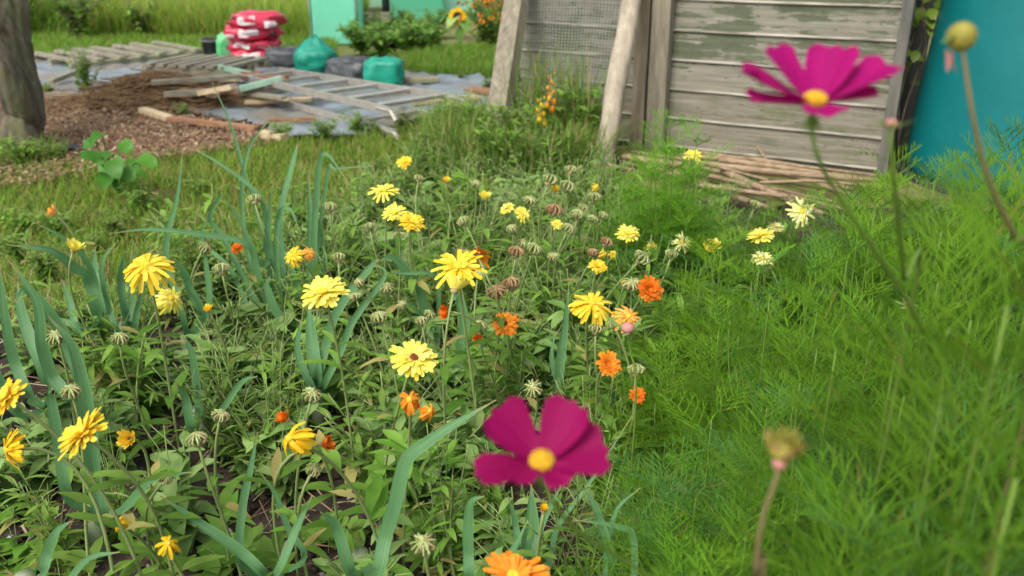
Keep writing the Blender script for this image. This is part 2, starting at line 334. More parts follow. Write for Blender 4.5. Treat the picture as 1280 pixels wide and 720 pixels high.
def ribbon(mb, pts, widths, nrm, fold=0.25, mi=0):
    """strap leaf along pts; nrm = list of/one normal hint; V fold"""
    n = len(pts); vs = []; fs = []
    for i, p in enumerate(pts):
        t = (pts[min(i + 1, n - 1)] - pts[max(i - 1, 0)]); t = t.normalized() if t.length > 1e-9 else Vector((0, 0, 1))
        h = nrm[i] if isinstance(nrm, list) else nrm
        s = t.cross(h); s = s.normalized() if s.length > 1e-6 else t.orthogonal().normalized()
        u = s.cross(t)
        w = widths[i] * 0.5
        vs += [p - s * w + u * (w * fold), p, p + s * w + u * (w * fold)]
    for i in range(n - 1):
        a = i * 3; fs += [(a, a + 1, a + 4, a + 3), (a + 1, a + 2, a + 5, a + 4)]
    mb.add(vs, fs, mi)
def leaf(mb, base, d, up, L, w, droop=0.3, fold=0.25, rows=5, mi=0, prof=None, wave=0.0):
    d = d.normalized(); s = d.cross(up)
    s = s.normalized() if s.length > 1e-6 else d.orthogonal().normalized()
    u = s.cross(d)
    vs = []; fs = []
    ph = random.random() * 6
    for i in range(rows + 1):
        t = i / rows
        p = base + d * (L * t) - u * (L * droop * t * t)
        ww = (prof(t) if prof else (math.sin(math.pi * min(1, t * 0.93 + 0.06)) ** 0.75)) * w * 0.5
        wv = wave * w * math.sin(ph + t * 9)
        vs += [p - s * ww + u * (ww * fold + wv), p, p + s * ww + u * (ww * fold - wv)]
    for i in range(rows):
        a = i * 3; fs += [(a, a + 1, a + 4, a + 3), (a + 1, a + 2, a + 5, a + 4)]
    mb.add(vs, fs, mi)
def box(mb, c, sx, sy, sz, rot=None, mi=0):
    M = rot if rot is not None else Matrix.Identity(3)
    vs = [Vector(c) + M @ Vector((x * sx / 2, y * sy / 2, z * sz / 2)) for x in (-1, 1) for y in (-1, 1) for z in (-1, 1)]
    fs = [(0, 1, 3, 2), (4, 6, 7, 5), (0, 4, 5, 1), (2, 3, 7, 6), (0, 2, 6, 4), (1, 5, 7, 3)]
    mb.add(vs, fs, mi)
def beam(mb, a, b, w, h, up=Vector((0, 0, 1)), mi=0, n=1, jit=0.0):
    a = Vector(a); b = Vector(b); t = (b - a).normalized(); s = t.cross(up).normalized(); u = s.cross(t)
    vs = []; fs = []
    for i in range(n + 1):
        p = a.lerp(b, i / n)
        for (q, r) in ((-1, -1), (1, -1), (1, 1), (-1, 1)):
            j = random.uniform(-jit, jit)
            vs.append(p + s * (q * w / 2 + j) + u * (r * h / 2 + j))
    for i in range(n):
        for k in range(4):
            k2 = (k + 1) % 4; fs.append((i * 4 + k, i * 4 + k2, i * 4 + 4 + k2, i * 4 + 4 + k))
    fs += [(3, 2, 1, 0), tuple(n * 4 + k for k in range(4))]
    mb.add(vs, fs, mi)
def blob(mb, c, rx, ry, rz, nu=14, nv=9, amp=0.0, fr=3.0, seed=0.0, mi=0, pw=1.0, rot=0.0, shape=None):
    c = Vector(c); vs = []; fs = []
    cr, sr = math.cos(rot), math.sin(rot)
    for j in range(nv + 1):
        th = math.pi * j / nv
        for i in range(nu):
            a = 2 * math.pi * i / nu
            cs = lambda x: math.copysign(abs(x) ** pw, x)
            x = math.sin(th) ** pw * cs(math.cos(a)); y = math.sin(th) ** pw * cs(math.sin(a)); z = cs(math.cos(th))
            k = 1 + amp * noise.noise(Vector((x * fr + seed, y * fr, z * fr)))
            if shape: 
                f = shape(z); x *= f; y *= f
            x *= rx * k; y *= ry * k; z *= rz * k
            vs.append(c + Vector((x * cr - y * sr, x * sr + y * cr, z)))
    for j in range(nv):
        for i in range(nu):
            i2 = (i + 1) % nu; fs.append((j * nu + i, (j + 1) * nu + i, (j + 1) * nu + i2, j * nu + i2))
    mb.add(vs, fs, mi)
def inpoly(x, y, poly):
    r = False; n = len(poly)
    for i in range(n):
        x1, y1 = poly[i][0], poly[i][1]; x2, y2 = poly[(i + 1) % n][0], poly[(i + 1) % n][1]
        if (y1 > y) != (y2 > y) and x < (x2 - x1) * (y - y1) / (y2 - y1) + x1: r = not r
    return r
def sample_poly(poly, n, dens=None):
    xs = [p[0] for p in poly]; ys = [p[1] for p in poly]; out = []
    while len(out) < n:
        x = random.uniform(min(xs), max(xs)); y = random.uniform(min(ys), max(ys))
        if inpoly(x, y, poly) and (dens is None or random.random() < dens(x, y)): out.append((x, y))
    return np.array(out)
def blades(name, xy, h, hv, w, lean, mat, z0=0.0):
    n = len(xy); hh = h * (1 + hv * rng.uniform(-1, 1, n)); az = rng.uniform(0, 2 * math.pi, n); fa = az + rng.uniform(-0.6, 0.6, n) + math.pi / 2
    ln = lean * rng.uniform(0.2, 1.3, n)
    V = np.zeros((n, 7, 3), np.float32)
    for k, t in enumerate((0.0, 0.45, 0.8, 1.0)):
        cx = xy[:, 0] + np.cos(az) * ln * hh * t * t; cy = xy[:, 1] + np.sin(az) * ln * hh * t * t
        cz = z0 + hh * (t - 0.3 * ln * t * t)
        ww = w * (1.0, 0.85, 0.55, 0)[k] * 0.5 * (0.7 + 0.6 * rng.random(n))
        if k < 3:
            for q, sg in ((0, -1), (1, 1)):
                V[:, k * 2 + q, 0] = cx + sg * np.cos(fa) * ww; V[:, k * 2 + q, 1] = cy + sg * np.sin(fa) * ww; V[:, k * 2 + q, 2] = cz
        else:
            V[:, 6, 0] = cx; V[:, 6, 1] = cy; V[:, 6, 2] = cz
    return rawmesh(name, V, [(0, 1, 3, 2), (2, 3, 5, 4), (4, 5, 6)], mat)
def rawmesh(name, V, pat, mat, smooth=False):
    """V: (n,k,3) copies of a small patch with the face pattern pat"""
    n, k, _ = V.shape
    me = bpy.data.meshes.new(name); me.vertices.add(n * k); me.vertices.foreach_set('co', V.reshape(-1).astype(np.float32))
    base = np.arange(n)[:, None] * k
    lp = np.concatenate([np.array(f) for f in pat]); ll = len(lp)
    loops = (base + lp[None, :]).reshape(-1)
    cnt = np.array([len(f) for f in pat]); st = np.concatenate([[0], np.cumsum(cnt)[:-1]])
    starts = (np.arange(n)[:, None] * ll + st[None, :]).reshape(-1)
    me.loops.add(len(loops)); me.loops.foreach_set('vertex_index', loops.astype(np.int32))
    me.polygons.add(len(starts)); me.polygons.foreach_set('loop_start', starts.astype(np.int32))
    if smooth: me.polygons.foreach_set('use_smooth', np.ones(len(starts), bool))
    me.materials.append(MATS[mat]); me.update(calc_edges=True); me.validate()
    o = bpy.data.objects.new(name, me); COL.objects.link(o); return o
def sheet(name, poly, step, zf, mat, smooth=True):
    """a grid sheet filling the polygon"""
    xs = [p[0] for p in poly]; ys = [p[1] for p in poly]
    nx = int((max(xs) - min(xs)) / step) + 1; ny = int((max(ys) - min(ys)) / step) + 1
    idx = {}; mb = MB()
    def vid(i, j):
        if (i, j) not in idx:
            x = min(xs) + i * step; y = min(ys) + j * step
            x += 0.35 * step * noise.noise(Vector((x * 9, y * 9, 1.3))); y += 0.35 * step * noise.noise(Vector((x * 9, y * 9, 7.7)))
            idx[(i, j)] = len(mb.v); mb.v.append(Vector((x, y, zf(x, y))))
        return idx[(i, j)]
    for i in range(nx):
        for j in range(ny):
            if inpoly(min(xs) + (i + .5) * step, min(ys) + (j + .5) * step, poly):
                mb.f.append((vid(i, j), vid(i + 1, j), vid(i + 1, j + 1), vid(i, j + 1))); mb.mi.append(0)
    return mb.build(name, mat, smooth=smooth)
# ================================================================== SETTING
nz = lambda x, y, f, s=0.0: noise.noise(Vector((x * f, y * f, s)))
mb = MB()
gx = [-40, -12, -6, -3, 0, 3, 6, 12, 40]; gy = [-8, 0, 2, 4, 6, 9, 12, 20, 60]
for y in gy:
    for x in gx: mb.v.append(Vector((x, y, 0)))
for j in range(8):
    for i in range(8): mb.f.append((j * 9 + i, j * 9 + i + 1, j * 9 + i + 10, j * 9 + i + 9)); mb.mi.append(0)
tag(mb.build('ground', 'mat_ground'), kind='structure')
g2 = lambda *a: (lambda v: (v.x, v.y))(G(*a))
bed = [(-2.6, 0.1), g2(-150, 440), g2(60, 400), g2(190, 385), g2(430, 312), g2(480, 262), g2(600, 236), g2(745, 244), g2(1000, 262), (3.0, 3.3), (3.0, 0.1)]
tag(sheet('soil_bed', bed, 0.035, lambda x, y: 0.014 + 0.022 * nz(x, y, 9) + 0.012 * nz(x, y, 31, 3), 'mat_soil'), kind='structure')
mulch = [g2(-80, 215), g2(-40, 128), g2(40, 112), g2(120, 128), g2(240, 145), g2(350, 172), g2(345, 186), g2(250, 202), g2(150, 212), g2(60, 238), g2(-20, 246)]
tag(sheet('mulch_path', mulch, 0.06, lambda x, y: 0.012 + 0.02 * max(0, nz(x, y, 4, 9)), 'mat_mulch'), kind='structure')
# clods and crumbs of soil
def lumps(name, xy, smin, smax, mat, z0=0.012, flat=0.7):
    n = len(xy); s = rng.uniform(smin, smax, n) ** 1.0
    base = np.array([[1, 0, 0], [0, 1, 0], [-1, 0, 0], [0, -1, 0], [0, 0, 1], [0, 0, -.6]], float)
    V = np.zeros((n, 6, 3), np.float32); a = rng.uniform(0, 6.28, n)
    for k in range(6):
        r = s * rng.uniform(0.6, 1.25, n); b = base[k]
        V[:, k, 0] = xy[:, 0] + r * (b[0] * np.cos(a) - b[1] * np.sin(a)) + s * rng.uniform(-.25, .25, n)
        V[:, k, 1] = xy[:, 1] + r * (b[0] * np.sin(a) + b[1] * np.cos(a)) + s * rng.uniform(-.25, .25, n)
        V[:, k, 2] = z0 + s * .4 + r * b[2] * flat
    return rawmesh(name, V, [(0, 1, 4), (1, 2, 4), (2, 3, 4), (3, 0, 4), (1, 0, 5), (2, 1, 5), (3, 2, 5), (0, 3, 5)], mat, False)
clod_xy = sample_poly([(-2.0, 0.8), (-2.2, 2.3), g2(190, 390), g2(430, 315), (0.4, 3.4), (1.5, 2.6), (1.2, 0.8)], 9000)
o = lumps('soil_clods', clod_xy, 0.004, 0.015, 'mat_clod'); tag(o, 'loose dark crumbs of soil between the plants', 'soil', kind='stuff')
o = lumps('soil_stones', sample_poly([(-1.2, 0.9), (-1.4, 2.3), (0.5, 2.8), (0.7, 0.9)], 160), 0.005, 0.014, 'mat_stone', 0.016); tag(o, 'small pale stones lying in the dark soil', 'gravel', kind='stuff')
# straw bits on soil
def flakes(name, xy, lmin, lmax, wmin, wmax, mat, z0, zj, tilt=0.35):
    n = len(xy); L = rng.uniform(lmin, lmax, n); w = rng.uniform(wmin, wmax, n); a = rng.uniform(0, 6.28, n); ti = rng.uniform(-tilt, tilt, n); z = z0 + rng.uniform(0, zj, n)
    V = np.zeros((n, 4, 3), np.float32)
    for k, (p, q) in enumerate(((-1, -1), (1, -1), (1, 1), (-1, 1))):
        lx = p * L / 2; ly = q * w / 2
        V[:, k, 0] = xy[:, 0] + lx * np.cos(a) - ly * np.sin(a); V[:, k, 1] = xy[:, 1] + lx * np.sin(a) + ly * np.cos(a)
        V[:, k, 2] = z + lx * np.sin(ti) + ly * rng.uniform(-.4, .4, n)
    return rawmesh(name, V, [(0, 1, 2, 3)], mat)
tag(flakes('straw_litter', sample_poly([(-1.6, 0.9), (-1.9, 2.6), g2(190, 385), g2(430, 312), (0.3, 3.0), (0.9, 0.9)], 1500), 0.02, 0.10, 0.0015, 0.005, 'mat_chip', 0.025, 0.02), 'dry brown straw and dead leaf bits on the soil', 'straw', kind='stuff')
tag(flakes('wood_chips', sample_poly(mulch, 16000), 0.008, 0.034, 0.004, 0.011, 'mat_chip', 0.025, 0.03, 0.5), 'brown wood chips and bark mulch by the tree', 'wood chips', kind='stuff')
# lawn
lawn = [g2(-120, 240), g2(100, 208), g2(240, 196), g2(345, 182), g2(440, 174), g2(545, 152), g2(620, 160), g2(760, 225), g2(600, 262), g2(430, 340), g2(190, 400), g2(60, 420), g2(-150, 470)]
den = lambda x, y: 0.35 + 0.65 * (noise.noise(Vector((x * 2.1, y * 2.1, 4))) > -0.25)
tag(blades('lawn_grass', sample_poly(lawn, 30000, den), 0.060, 0.5, 0.0045, 0.9, 'mat_grass', 0.0), 'short worn green and straw coloured lawn grass', 'grass', kind='stuff')
# weedy long grass under the netting and round the posts
wg = [g2(520, 205), g2(560, 172), g2(640, 168), g2(735, 186), g2(770, 215), g2(700, 236), g2(600, 232)]
tag(blades('long_grass', sample_poly(wg, 6500), 0.21, 0.6, 0.006, 0.8, 'mat_weed'), 'long rough grass at the foot of the netting', 'grass', kind='stuff')
tag(blades('wispy_grass', sample_poly([g2(630, 178), g2(735, 192), g2(740, 205), g2(640, 200)], 320), 0.46, 0.4, 0.006, 0.45, 'mat_weed'), 'tall wispy grass growing up the wire netting', 'grass', kind='stuff')
wg2 = [g2(-60, 200), g2(30, 186), g2(70, 192), g2(85, 208), g2(40, 218), g2(-60, 226)]
tag(blades('tree_foot_grass', sample_poly(wg2, 900), 0.12, 0.5, 0.005, 0.8, 'mat_weed'), 'tufts of long grass round the tree foot', 'grass', kind='stuff')
# far ground cover
verge = [g2(480, 90), g2(540, 100), g2(640, 104), g2(700, 100), g2(700, 72), g2(580, 66), g2(520, 74)]
tag(blades('verge_grass', sample_poly(verge, 16000), 0.10, 0.5, 0.008, 0.8, 'mat_verge'), 'bright green grass verge in front of the orange flowers', 'grass', kind='stuff')
far1 = [g2(20, 82), g2(150, 66), g2(270, 76), g2(330, 80), g2(420, 74), g2(420, 46), g2(200, 44), g2(20, 44)]
tag(blades('far_lawn_grass', sample_poly(far1, 22000), 0.09, 0.5, 0.010, 0.8, 'mat_verge'), 'bright green mown grass behind the wooden pallets', 'grass', kind='stuff')
mead = [(-4.3, 9.4), (-1.95, 9.1), (-1.95, 12.5), (-4.8, 12.5)]
tag(blades('meadow_grass', sample_poly(mead, 16000), 0.42, 0.6, 0.011, 0.9, 'mat_meadow'), 'tall yellow green meadow grass behind the bags', 'grass', kind='stuff')
tag(blades('rough_grass', sample_poly([(-8.5, 9.3), (-4.3, 9.5), (-4.6, 12.5), (-9, 12.5)], 12000), 0.42, 0.5, 0.014, 0.9, 'mat_verge'), 'rough bright green grass behind the tree', 'grass', kind='stuff')
mead2 = [(-1.6, 12.6), (8, 12.6), (8, 14.5), (-1.6, 14.5)]
tag(blades('far_tall_grass', sample_poly(mead2, 9000), 0.8, 0.4, 0.014, 0.8, 'mat_shrub'), 'tall green grass behind the netting cages', 'grass', kind='stuff')

# ================================================================== GENERIC LEAFY PLANT MESHES
def leafy_parts(h, spread, nst, nleaf, L, w, rseed, top=0.9, lowleaf=True, side=5, stem_r=0.003):
    random.seed(rseed); ms = MB(); ml = MB()
    for s in range(nst):
        a = random.uniform(0, 6.28); hh = h * random.uniform(0.6, 1.0)
        tipv = Vector((math.cos(a), math.sin(a), 0)) * spread * random.uniform(0.3, 1.0) + Vector((0, 0, hh))
        b0 = Vector((random.uniform(-.02, .02), random.uniform(-.02, .02), 0))
        pts = bez(b0, b0 + Vector((0, 0, hh * 0.4)), tipv * 0.75, tipv, 8)
        tube(ms, pts, stem_r, stem_r * 0.5, side)
        for k in range(nleaf):
            t = random.uniform(0.08 if lowleaf else 0.4, top); i = min(int(t * 8), 7); p = pts[i].lerp(pts[i + 1], t * 8 - i)
            aa = random.uniform(0, 6.28); up_ = random.uniform(-0.1, 0.9)
            d = Vector((math.cos(aa), math.sin(aa), up_))
            sc = random.uniform(0.6, 1.15) * (1.15 - 0.5 * t)
            leaf(ml, p, d, Vector((0, 0, 1)), L * sc, w * sc, random.uniform(0.1, 0.6), 0.25, 4, wave=0.08)
            if k % 4 == 0:
                q = p + d.normalized() * L * 0.8 + Vector((0, 0, L * 0.5))
                tube(ms, [p, p.lerp(q, .5) + Vector((0, 0, .01)), q], stem_r * 0.6, stem_r * 0.3, 4)
    return ms, ml
def leafy_thing(name, label, cat, group, args, lmat='mat_leaf', smat='mat_stem', loc=(0, 0, 0)):
    t = thing(name, label, cat, loc, group)
    ms, ml = leafy_parts(**args)
    a = ms.build('stem', smat, t, origin=(0, 0, 0)); b = ml.build('leaves', lmat, t, origin=(0, 0, 0))
    return t
# ================================================================== TREE (left edge)
tb = G(33, 196)
t = thing('apple_tree', 'grey forked tree trunk at the edge of the brown mulch', 'tree', tb)
mb = MB()
up1 = P(15, 62, 4.55); up2 = P(4, -60, 4.6)
def barkf(t_, a): return 1 + 0.10 * math.sin(3 * a + 4 * t_) + 0.05 * math.sin(9 * a + 21 * t_) + 0.05 * noise.noise(Vector((math.cos(a) * 3, math.sin(a) * 3, t_ * 30))) + 0.75 * max(0, 0.14 - t_) / 0.14 * (0.6 + 0.4 * math.sin(5 * a))
def roughen(o, amp):
    me = o.data
    for v in me.vertices:
        p = v.co; k = noise.noise(Vector((p.x * 34, p.y * 34, p.z * 7))) + .6 * noise.noise(Vector((p.x * 70, p.y * 70, p.z * 20)))
        v.co = p + v.normal * (amp * k)
path = smoothpath([tb + Vector((0.0, 0, -0.03)), tb + Vector((-0.01, 0, .12)), P(29, 128, 4.5), up1, up2, up2 + Vector((-.1, .05, .6)), up2 + Vector((-.05, .2, 1.2))], 16)
tube(mb, path, 0.104, 0.065, 56, rf=barkf)
roughen(mb.build('trunk', 'mat_bark', t), .010)
mb = MB(); p0 = P(32, 150, 4.40)
lp = smoothpath([p0, P(18, 112, 4.27), P(-8, 66, 4.20), P(-50, 10, 4.18), P(-80, -60, 4.25), P(-80, -60, 4.25) + Vector((-.3, -.1, .8))], 14)
tube(mb, lp, 0.080, 0.045, 44, rf=lambda t_, a: 1 + .08 * math.sin(3 * a + 5 * t_)); roughen(mb.build('branch', 'mat_bark', t), .008)
mb = MB(); random.seed(5)
for c in (path[-1], lp[-1], path[-1] + Vector((.3, .3, .5)), lp[-1] + Vector((-.2, .2, .6))):
    for k in range(420):
        v = Vector((random.gauss(0, .45), random.gauss(0, .45), random.gauss(.45, .28)))
        d = Vector((random.uniform(-1, 1), random.uniform(-1, 1), random.uniform(-.6, .5)))
        leaf(mb, c + v, d, Vector((0, 0, 1)), .08, .045, .3, .2, 3)
mb.build('crown', 'mat_leaf', t)
# ================================================================== SHED
vdir = ray(-1500, -88); vdir.z = 0; vdir.normalize()      # towards the far (left) end
CR = G(1099, 220); wn = Vector((vdir.y, -vdir.x, 0));
if wn.y > 0: wn = -wn                                      # outward, towards camera
wb = -wn                                                   # back
def wall_pt(px, py, off=0.0):
    r = ray(px, py); c = CR + wn * off
    t_ = (c - CAM).dot(wn) / r.dot(wn); return CAM + r * t_
WL = (wall_pt(652, 100) - CR).dot(vdir)                     # wall length
shed = thing('garden_shed', 'weathered wooden shed with peeling green painted boards', 'shed', CR)
random.seed(3)
z = 0.03; i = 0; H = 2.0; bh = 0.142
mbu, mbl = MB(), MB()
while z < H:
    # lapped boards, each slightly tilted out at its foot, with small steps along the length
    seg = 10
    foot = 0.018 + random.uniform(-.002, .002)
    vs = []; 
    for k in range(seg + 1):
        s = WL * k / seg; wob = 0.003 * nz(s * 3, i, 2.0); dz = 0.004 * nz(s * 2, i * 3.1, 1.0)
        base = CR + vdir * s
        vs += [base + wn * (foot + wob) + Vector((0, 0, z + dz)), base + wn * (foot + wob - .003) + Vector((0, 0, z + .010 + dz)) , base + wn * (0.004 + wob) + Vector((0, 0, z + bh + .004 + dz)), base + wn * (foot - 0.014) + Vector((0, 0, z + dz))]
    fs = []
    for k in range(seg):
        a = k * 4
        fs += [(a, a + 4, a + 5, a + 1), (a + 1, a + 5, a + 6, a + 2), (a + 3, a + 7, a + 4, a)]
    tgt = mbl if i < 2 else mbu
    tgt.add(vs, fs)
    for k in range(0, len(fs), 3): tgt.mi[len(tgt.mi) - len(fs) + k] = 1
    z += bh; i += 1
mbu.build('wall_cladding', ['mat_board', 'mat_bare_edge'], shed, smooth=False); mbl.build('lower_boards', ['mat_board_low', 'mat_bare_edge'], shed, smooth=False)
mb = MB()                                                   # inner body: back and sides so that it is a closed hut
D = 1.5
c0 = CR + vdir * (WL / 2) + wb * (D / 2 + 0.004) + Vector((0, 0, H / 2))
rot = Matrix((( -vdir.x, wb.x, 0), (-vdir.y, wb.y, 0), (0, 0, 1)))
box(mb, c0, WL - 0.02, D, H, rot); mb.build('side_wall', 'mat_trim', shed, smooth=False)
mb = MB(); beam(mb, CR - vdir * 0.012 + wn * 0.016 + Vector((0, 0, 0.0)), CR - vdir * 0.012 + wn * 0.016 + Vector((0, 0, H)), 0.045, 0.055, up=wn, n=6, jit=.0015)
mb.build('corner_trim', 'mat_trim', shed, smooth=False)
mb = MB(); box(mb, CR + vdir * (WL / 2) + wb * (D / 2) + Vector((0, 0, H + .03)), WL + .2, D + .3, .05, rot); mb.build('roof', 'mat_felt', shed, smooth=False)
# posts and netting
def post(name, a, b, r, mat, label, n=10, sides=10, sq=False, w=0.08, d=0.05):
    mb = MB(); a = Vector(a); b = Vector(b)
    if sq: beam(mb, a, b, w, d, up=wn, n=n, jit=.003)
    else:
        pts = [a.lerp(b, i / n) + Vector((random.uniform(-1, 1), random.uniform(-1, 1), 0)) * r * 0.10 for i in range(n + 1)]
        tube(mb, pts, r, r * .93, sides, rf=lambda t_, q: 1 + .06 * math.sin(2 * q + 7 * t_) + .04 * math.sin(5 * q + 19 * t_))
    o = mb.build(name, mat, origin=(a.x, a.y, a.z), smooth=not sq); return tag(o, label, 'post')
lp_a = G(613, 214, -.02); lp_top = wall_pt(652, -40, .09); lp_b = lp_a.lerp(lp_top, 1.35)
post('wooden_post', lp_a, lp_b, .052, 'mat_post', 'grey wooden post at the open end of the wire netting', sq=True, w=.105, d=.07)
ln_a = G(750, 226, -.02); ln_top = wall_pt(800, -60, .10); ln_b = ln_a.lerp(ln_top, 1.25)
post('leaning_pole', ln_a, ln_b, .048, 'mat_pole', 'pale debarked round pole leaning against the shed in front of netting')
u_a = wall_pt(819, 182, .06); u_a.z = -.02
post('wooden_post', u_a, u_a + Vector((0, 0, 1.9)), .05, 'mat_post', 'upright squared grey post fixed flat to the shed boards', sq=True, w=.092, d=.055)
u2 = wall_pt(797, 180, .05); u2.z = -.02
post('wooden_post', u2, u2 + Vector((0, 0, 1.85)), .04, 'mat_dark_post', 'dark brown narrow post between the pale pole and upright post', sq=True, w=.07, d=.05)
# netting panel stretched between the left post and the leaning pole
mb = MB(); na, nb_ = wall_pt(648, 128, .085), wall_pt(772, 140, .075); nt1, nt2 = wall_pt(652, -40, .05), wall_pt(792, -40, .05)
NU, NV = 34, 44
def npnt(u, v):
    p = (na.lerp(nb_, u)).lerp(nt1.lerp(nt2, u), v)
    return p + wn * (0.012 * nz(u * 3, v * 4, 1.0, 5)) + Vector((0, 0, .012 * nz(u * 4, v * 3, 1.0, 8)))
for i in range(NU + 1):
    tube(mb, [npnt(i / NU, j / 10) for j in range(11)], .0016, .0016, 4, cap=False)
for j in range(NV + 1):
    tube(mb, [npnt(i / 10, j / NV) for i in range(11)], .0016, .0016, 4, cap=False)
tag(mb.build('wire_netting', 'mat_wire', origin=(na.x, na.y, 0)), 'square wire netting stretched between two posts before the boards', 'netting')
# tank
r2 = ray(1127, 208); gt = G(1127, 208); hd = Vector((r2.x, r2.y, 0)).normalized(); pr = Vector((hd.y, -hd.x, 0))
TR = 0.52; tc_ = gt + pr * TR
tank = thing('water_tank', 'large plain teal plastic tank beside the shed corner', 'tank', tc_)
mb = MB(); prof = [(0, .015), (.50, .015), (.512, .03), (.52, .06), (.515, .12), (.508, .3), (.485, .6), (.455, 1.0), (.43, 1.3), (.42, 1.36), (.40, 1.39), (0, 1.40)]
ns_ = 56; vs = []; fs = []
for (r, zz) in prof:
    for k in range(ns_): vs.append(tc_ + Vector((r * math.cos(6.28319 * k / ns_), r * math.sin(6.28319 * k / ns_), zz)))
for j in range(len(prof) - 1):
    for k in range(ns_):
        k2 = (k + 1) % ns_; fs.append((j * ns_ + k, j * ns_ + k2, (j + 1) * ns_ + k2, (j + 1) * ns_ + k))
mb.add(vs, fs); mb.build('barrel', 'mat_tank', tank)
mb = MB(); tube(mb, [tc_ + Vector((0, 0, 1.40)), tc_ + Vector((0, 0, 1.44)), tc_ + Vector((0, 0, 1.46))], .445, .40, 40); mb.build('lid', 'mat_tank', tank)
mb = MB(); tube(mb, [tc_ + Vector((0, 0, -.01)), tc_ + Vector((0, 0, .02))], .55, .55, 40); mb.build('base_shade_disc', 'mat_felt', tank, smooth=False)  # near-black disc stands in for the shadow under the tank
# added dark leaves stand in for shadow behind the gap; ivy in front
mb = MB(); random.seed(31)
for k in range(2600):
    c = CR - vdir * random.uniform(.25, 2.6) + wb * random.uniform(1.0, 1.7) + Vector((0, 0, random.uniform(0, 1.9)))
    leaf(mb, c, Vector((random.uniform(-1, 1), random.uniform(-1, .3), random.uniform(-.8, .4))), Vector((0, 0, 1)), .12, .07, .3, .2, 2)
tag(mb.build('gap_shade_leaves', 'mat_gap_shade_leaf', origin=(CR.x + 1.2, CR.y + 1.2, 0)), 'added dark leaf mass standing in for shadow between shed and tank', 'shade backing')
mb = MB(); ms = MB(); ib = CR - vdir * .05 + wb * .28
t = thing('ivy', 'yellow green ivy climbing in the gap between shed and tank', 'ivy', (ib.x, ib.y, 0))
for q in range(3):
    a = ib + Vector((.01 * q, .02 * q, 0)); pts = [a + Vector((.03 * math.sin(zz * 5 + q), .05 * q + .02 * math.cos(zz * 4), zz * .14)) for zz in range(11)]
    tube(ms, pts, .005, .003, 5)
for k in range(75):
    c = ib + Vector((random.uniform(-.03, .07), random.uniform(-.05, .22), random.uniform(.35, 1.5)))
    leaf(mb, c, Vector((random.uniform(-.6, .6), random.uniform(-1, 0), random.uniform(-.6, .3))), Vector((0, -.5, 1)), .06, .05, .3, .2, 4)
ms.build('stem', 'mat_dark_post', t); mb.build('leaves', 'mat_ivy', t)
# brushwood at the shed foot: individual sticks
random.seed(17)
stick_n = 0
sp = [((835, 205), (1065, 236)), ((850, 196), (1040, 214)), ((860, 215), (1010, 262)), ((790, 190), (960, 225)), ((880, 206), (1098, 226)), ((900, 232), (1040, 252)), ((815, 200), (980, 248)), ((870, 190), (1095, 219)),
      ((905, 215), (1030, 268)), ((780, 196), (900, 214)), ((845, 222), (970, 262)), ((930, 213), (1070, 246)), ((800, 207), (935, 252)), ((900, 200), (1080, 224)), ((860, 230), (985, 246)), ((885, 221), (1058, 262)),
      ((770, 200), (880, 232)), ((690, 180), (800, 200)), ((700, 190), (790, 212)), ((950, 228), (1085, 232))]
slabels = set()
for k, (a, b) in enumerate(sp):
    zz = .02 + .018 * (k % 5)
    A = G(a[0], a[1], zz); B = G(b[0], b[1], zz + random.uniform(-.01, .03))
    for e in (A, B):
        dd = (e - CR).dot(wn)
        if dd < .05: e += wn * (.05 - dd)
    r = random.uniform(.007, .017)
    m = (A + B) / 2 + Vector((0, 0, random.uniform(0, .03))) + wn * random.uniform(-.015, .03)
    mb = MB(); pts = smoothpath([A, A.lerp(m, .55), m, B.lerp(m, .5), B], 3); tube(mb, pts, r, r * .55, 7)
    o = mb.build('dry_stick', 'mat_stick', origin=(A.x, A.y, A.z))
    tag(o, 'dry brown stick in the brushwood heaped along the shed foot', 'stick', 'brushwood along the shed foot')
A = wall_pt(945, 180, .05); B = wall_pt(966, 212, .10); mb = MB(); tube(mb, [A, A.lerp(B, .5), B], .006, .008, 6)
tag(mb.build('dry_stick', 'mat_stick', origin=tuple(B)), 'short pale stick leaning upright against the lowest shed boards', 'stick')
# ================================================================== WEED MEMBRANE AND CLUTTER
tarp = [g2(10, 84), g2(80, 66), g2(230, 70), g2(420, 84), g2(560, 98), g2(640, 108), g2(648, 132), g2(550, 150), g2(490, 168), g2(428, 180), g2(352, 178), g2(330, 166), g2(240, 150), g2(110, 126), g2(40, 113), g2(10, 100)]
def tz(x, y): return 0.028 + 0.03 * abs(nz(x, y * 1.7, 2.6)) + 0.035 * abs(nz(x * 1.3, y, 6.5, 3)) + .012 * nz(x, y, 14, 5)
o = sheet('weed_membrane', tarp, 0.035, tz, 'mat_sheet')
tag(o, 'crumpled blue grey weed membrane sheet under the ladder and timber', 'ground sheet')
def plank(a, b, za, zb, w, h, mat, label, name='plank', cat='plank', up=Vector((0, 0, 1)), group=None):
    A = G(*a, za); B = G(*b, zb); mb = MB(); beam(mb, A, B, w, h, up=up, n=4, jit=.001)
    o = mb.build(name, mat, origin=((A + B) / 2)[:], smooth=False); return tag(o, label, cat, group)
plank((306, 127), (390, 124), .07, .07, .09, .02, 'mat_fresh_wood', 'fresh pale plank lying flat between brush heap and ladder')
plank((212, 148), (322, 161), .055, .05, .05, .025, 'mat_brown_wood', 'long brown board edging the membrane below the brush heap')
plank((178, 137), (214, 149), .06, .05, .05, .03, 'mat_fresh_wood', 'short orange brown board end sticking out from the brush heap')
plank((328, 167), (356, 172), .05, .05, .06, .035, 'mat_fresh_wood', 'short yellow timber offcut at the near edge of the membrane')
plank((64, 102), (108, 85), .06, .10, .035, .03, 'mat_grey_wood', 'slim pale batten lying alone on the membrane near the tree')
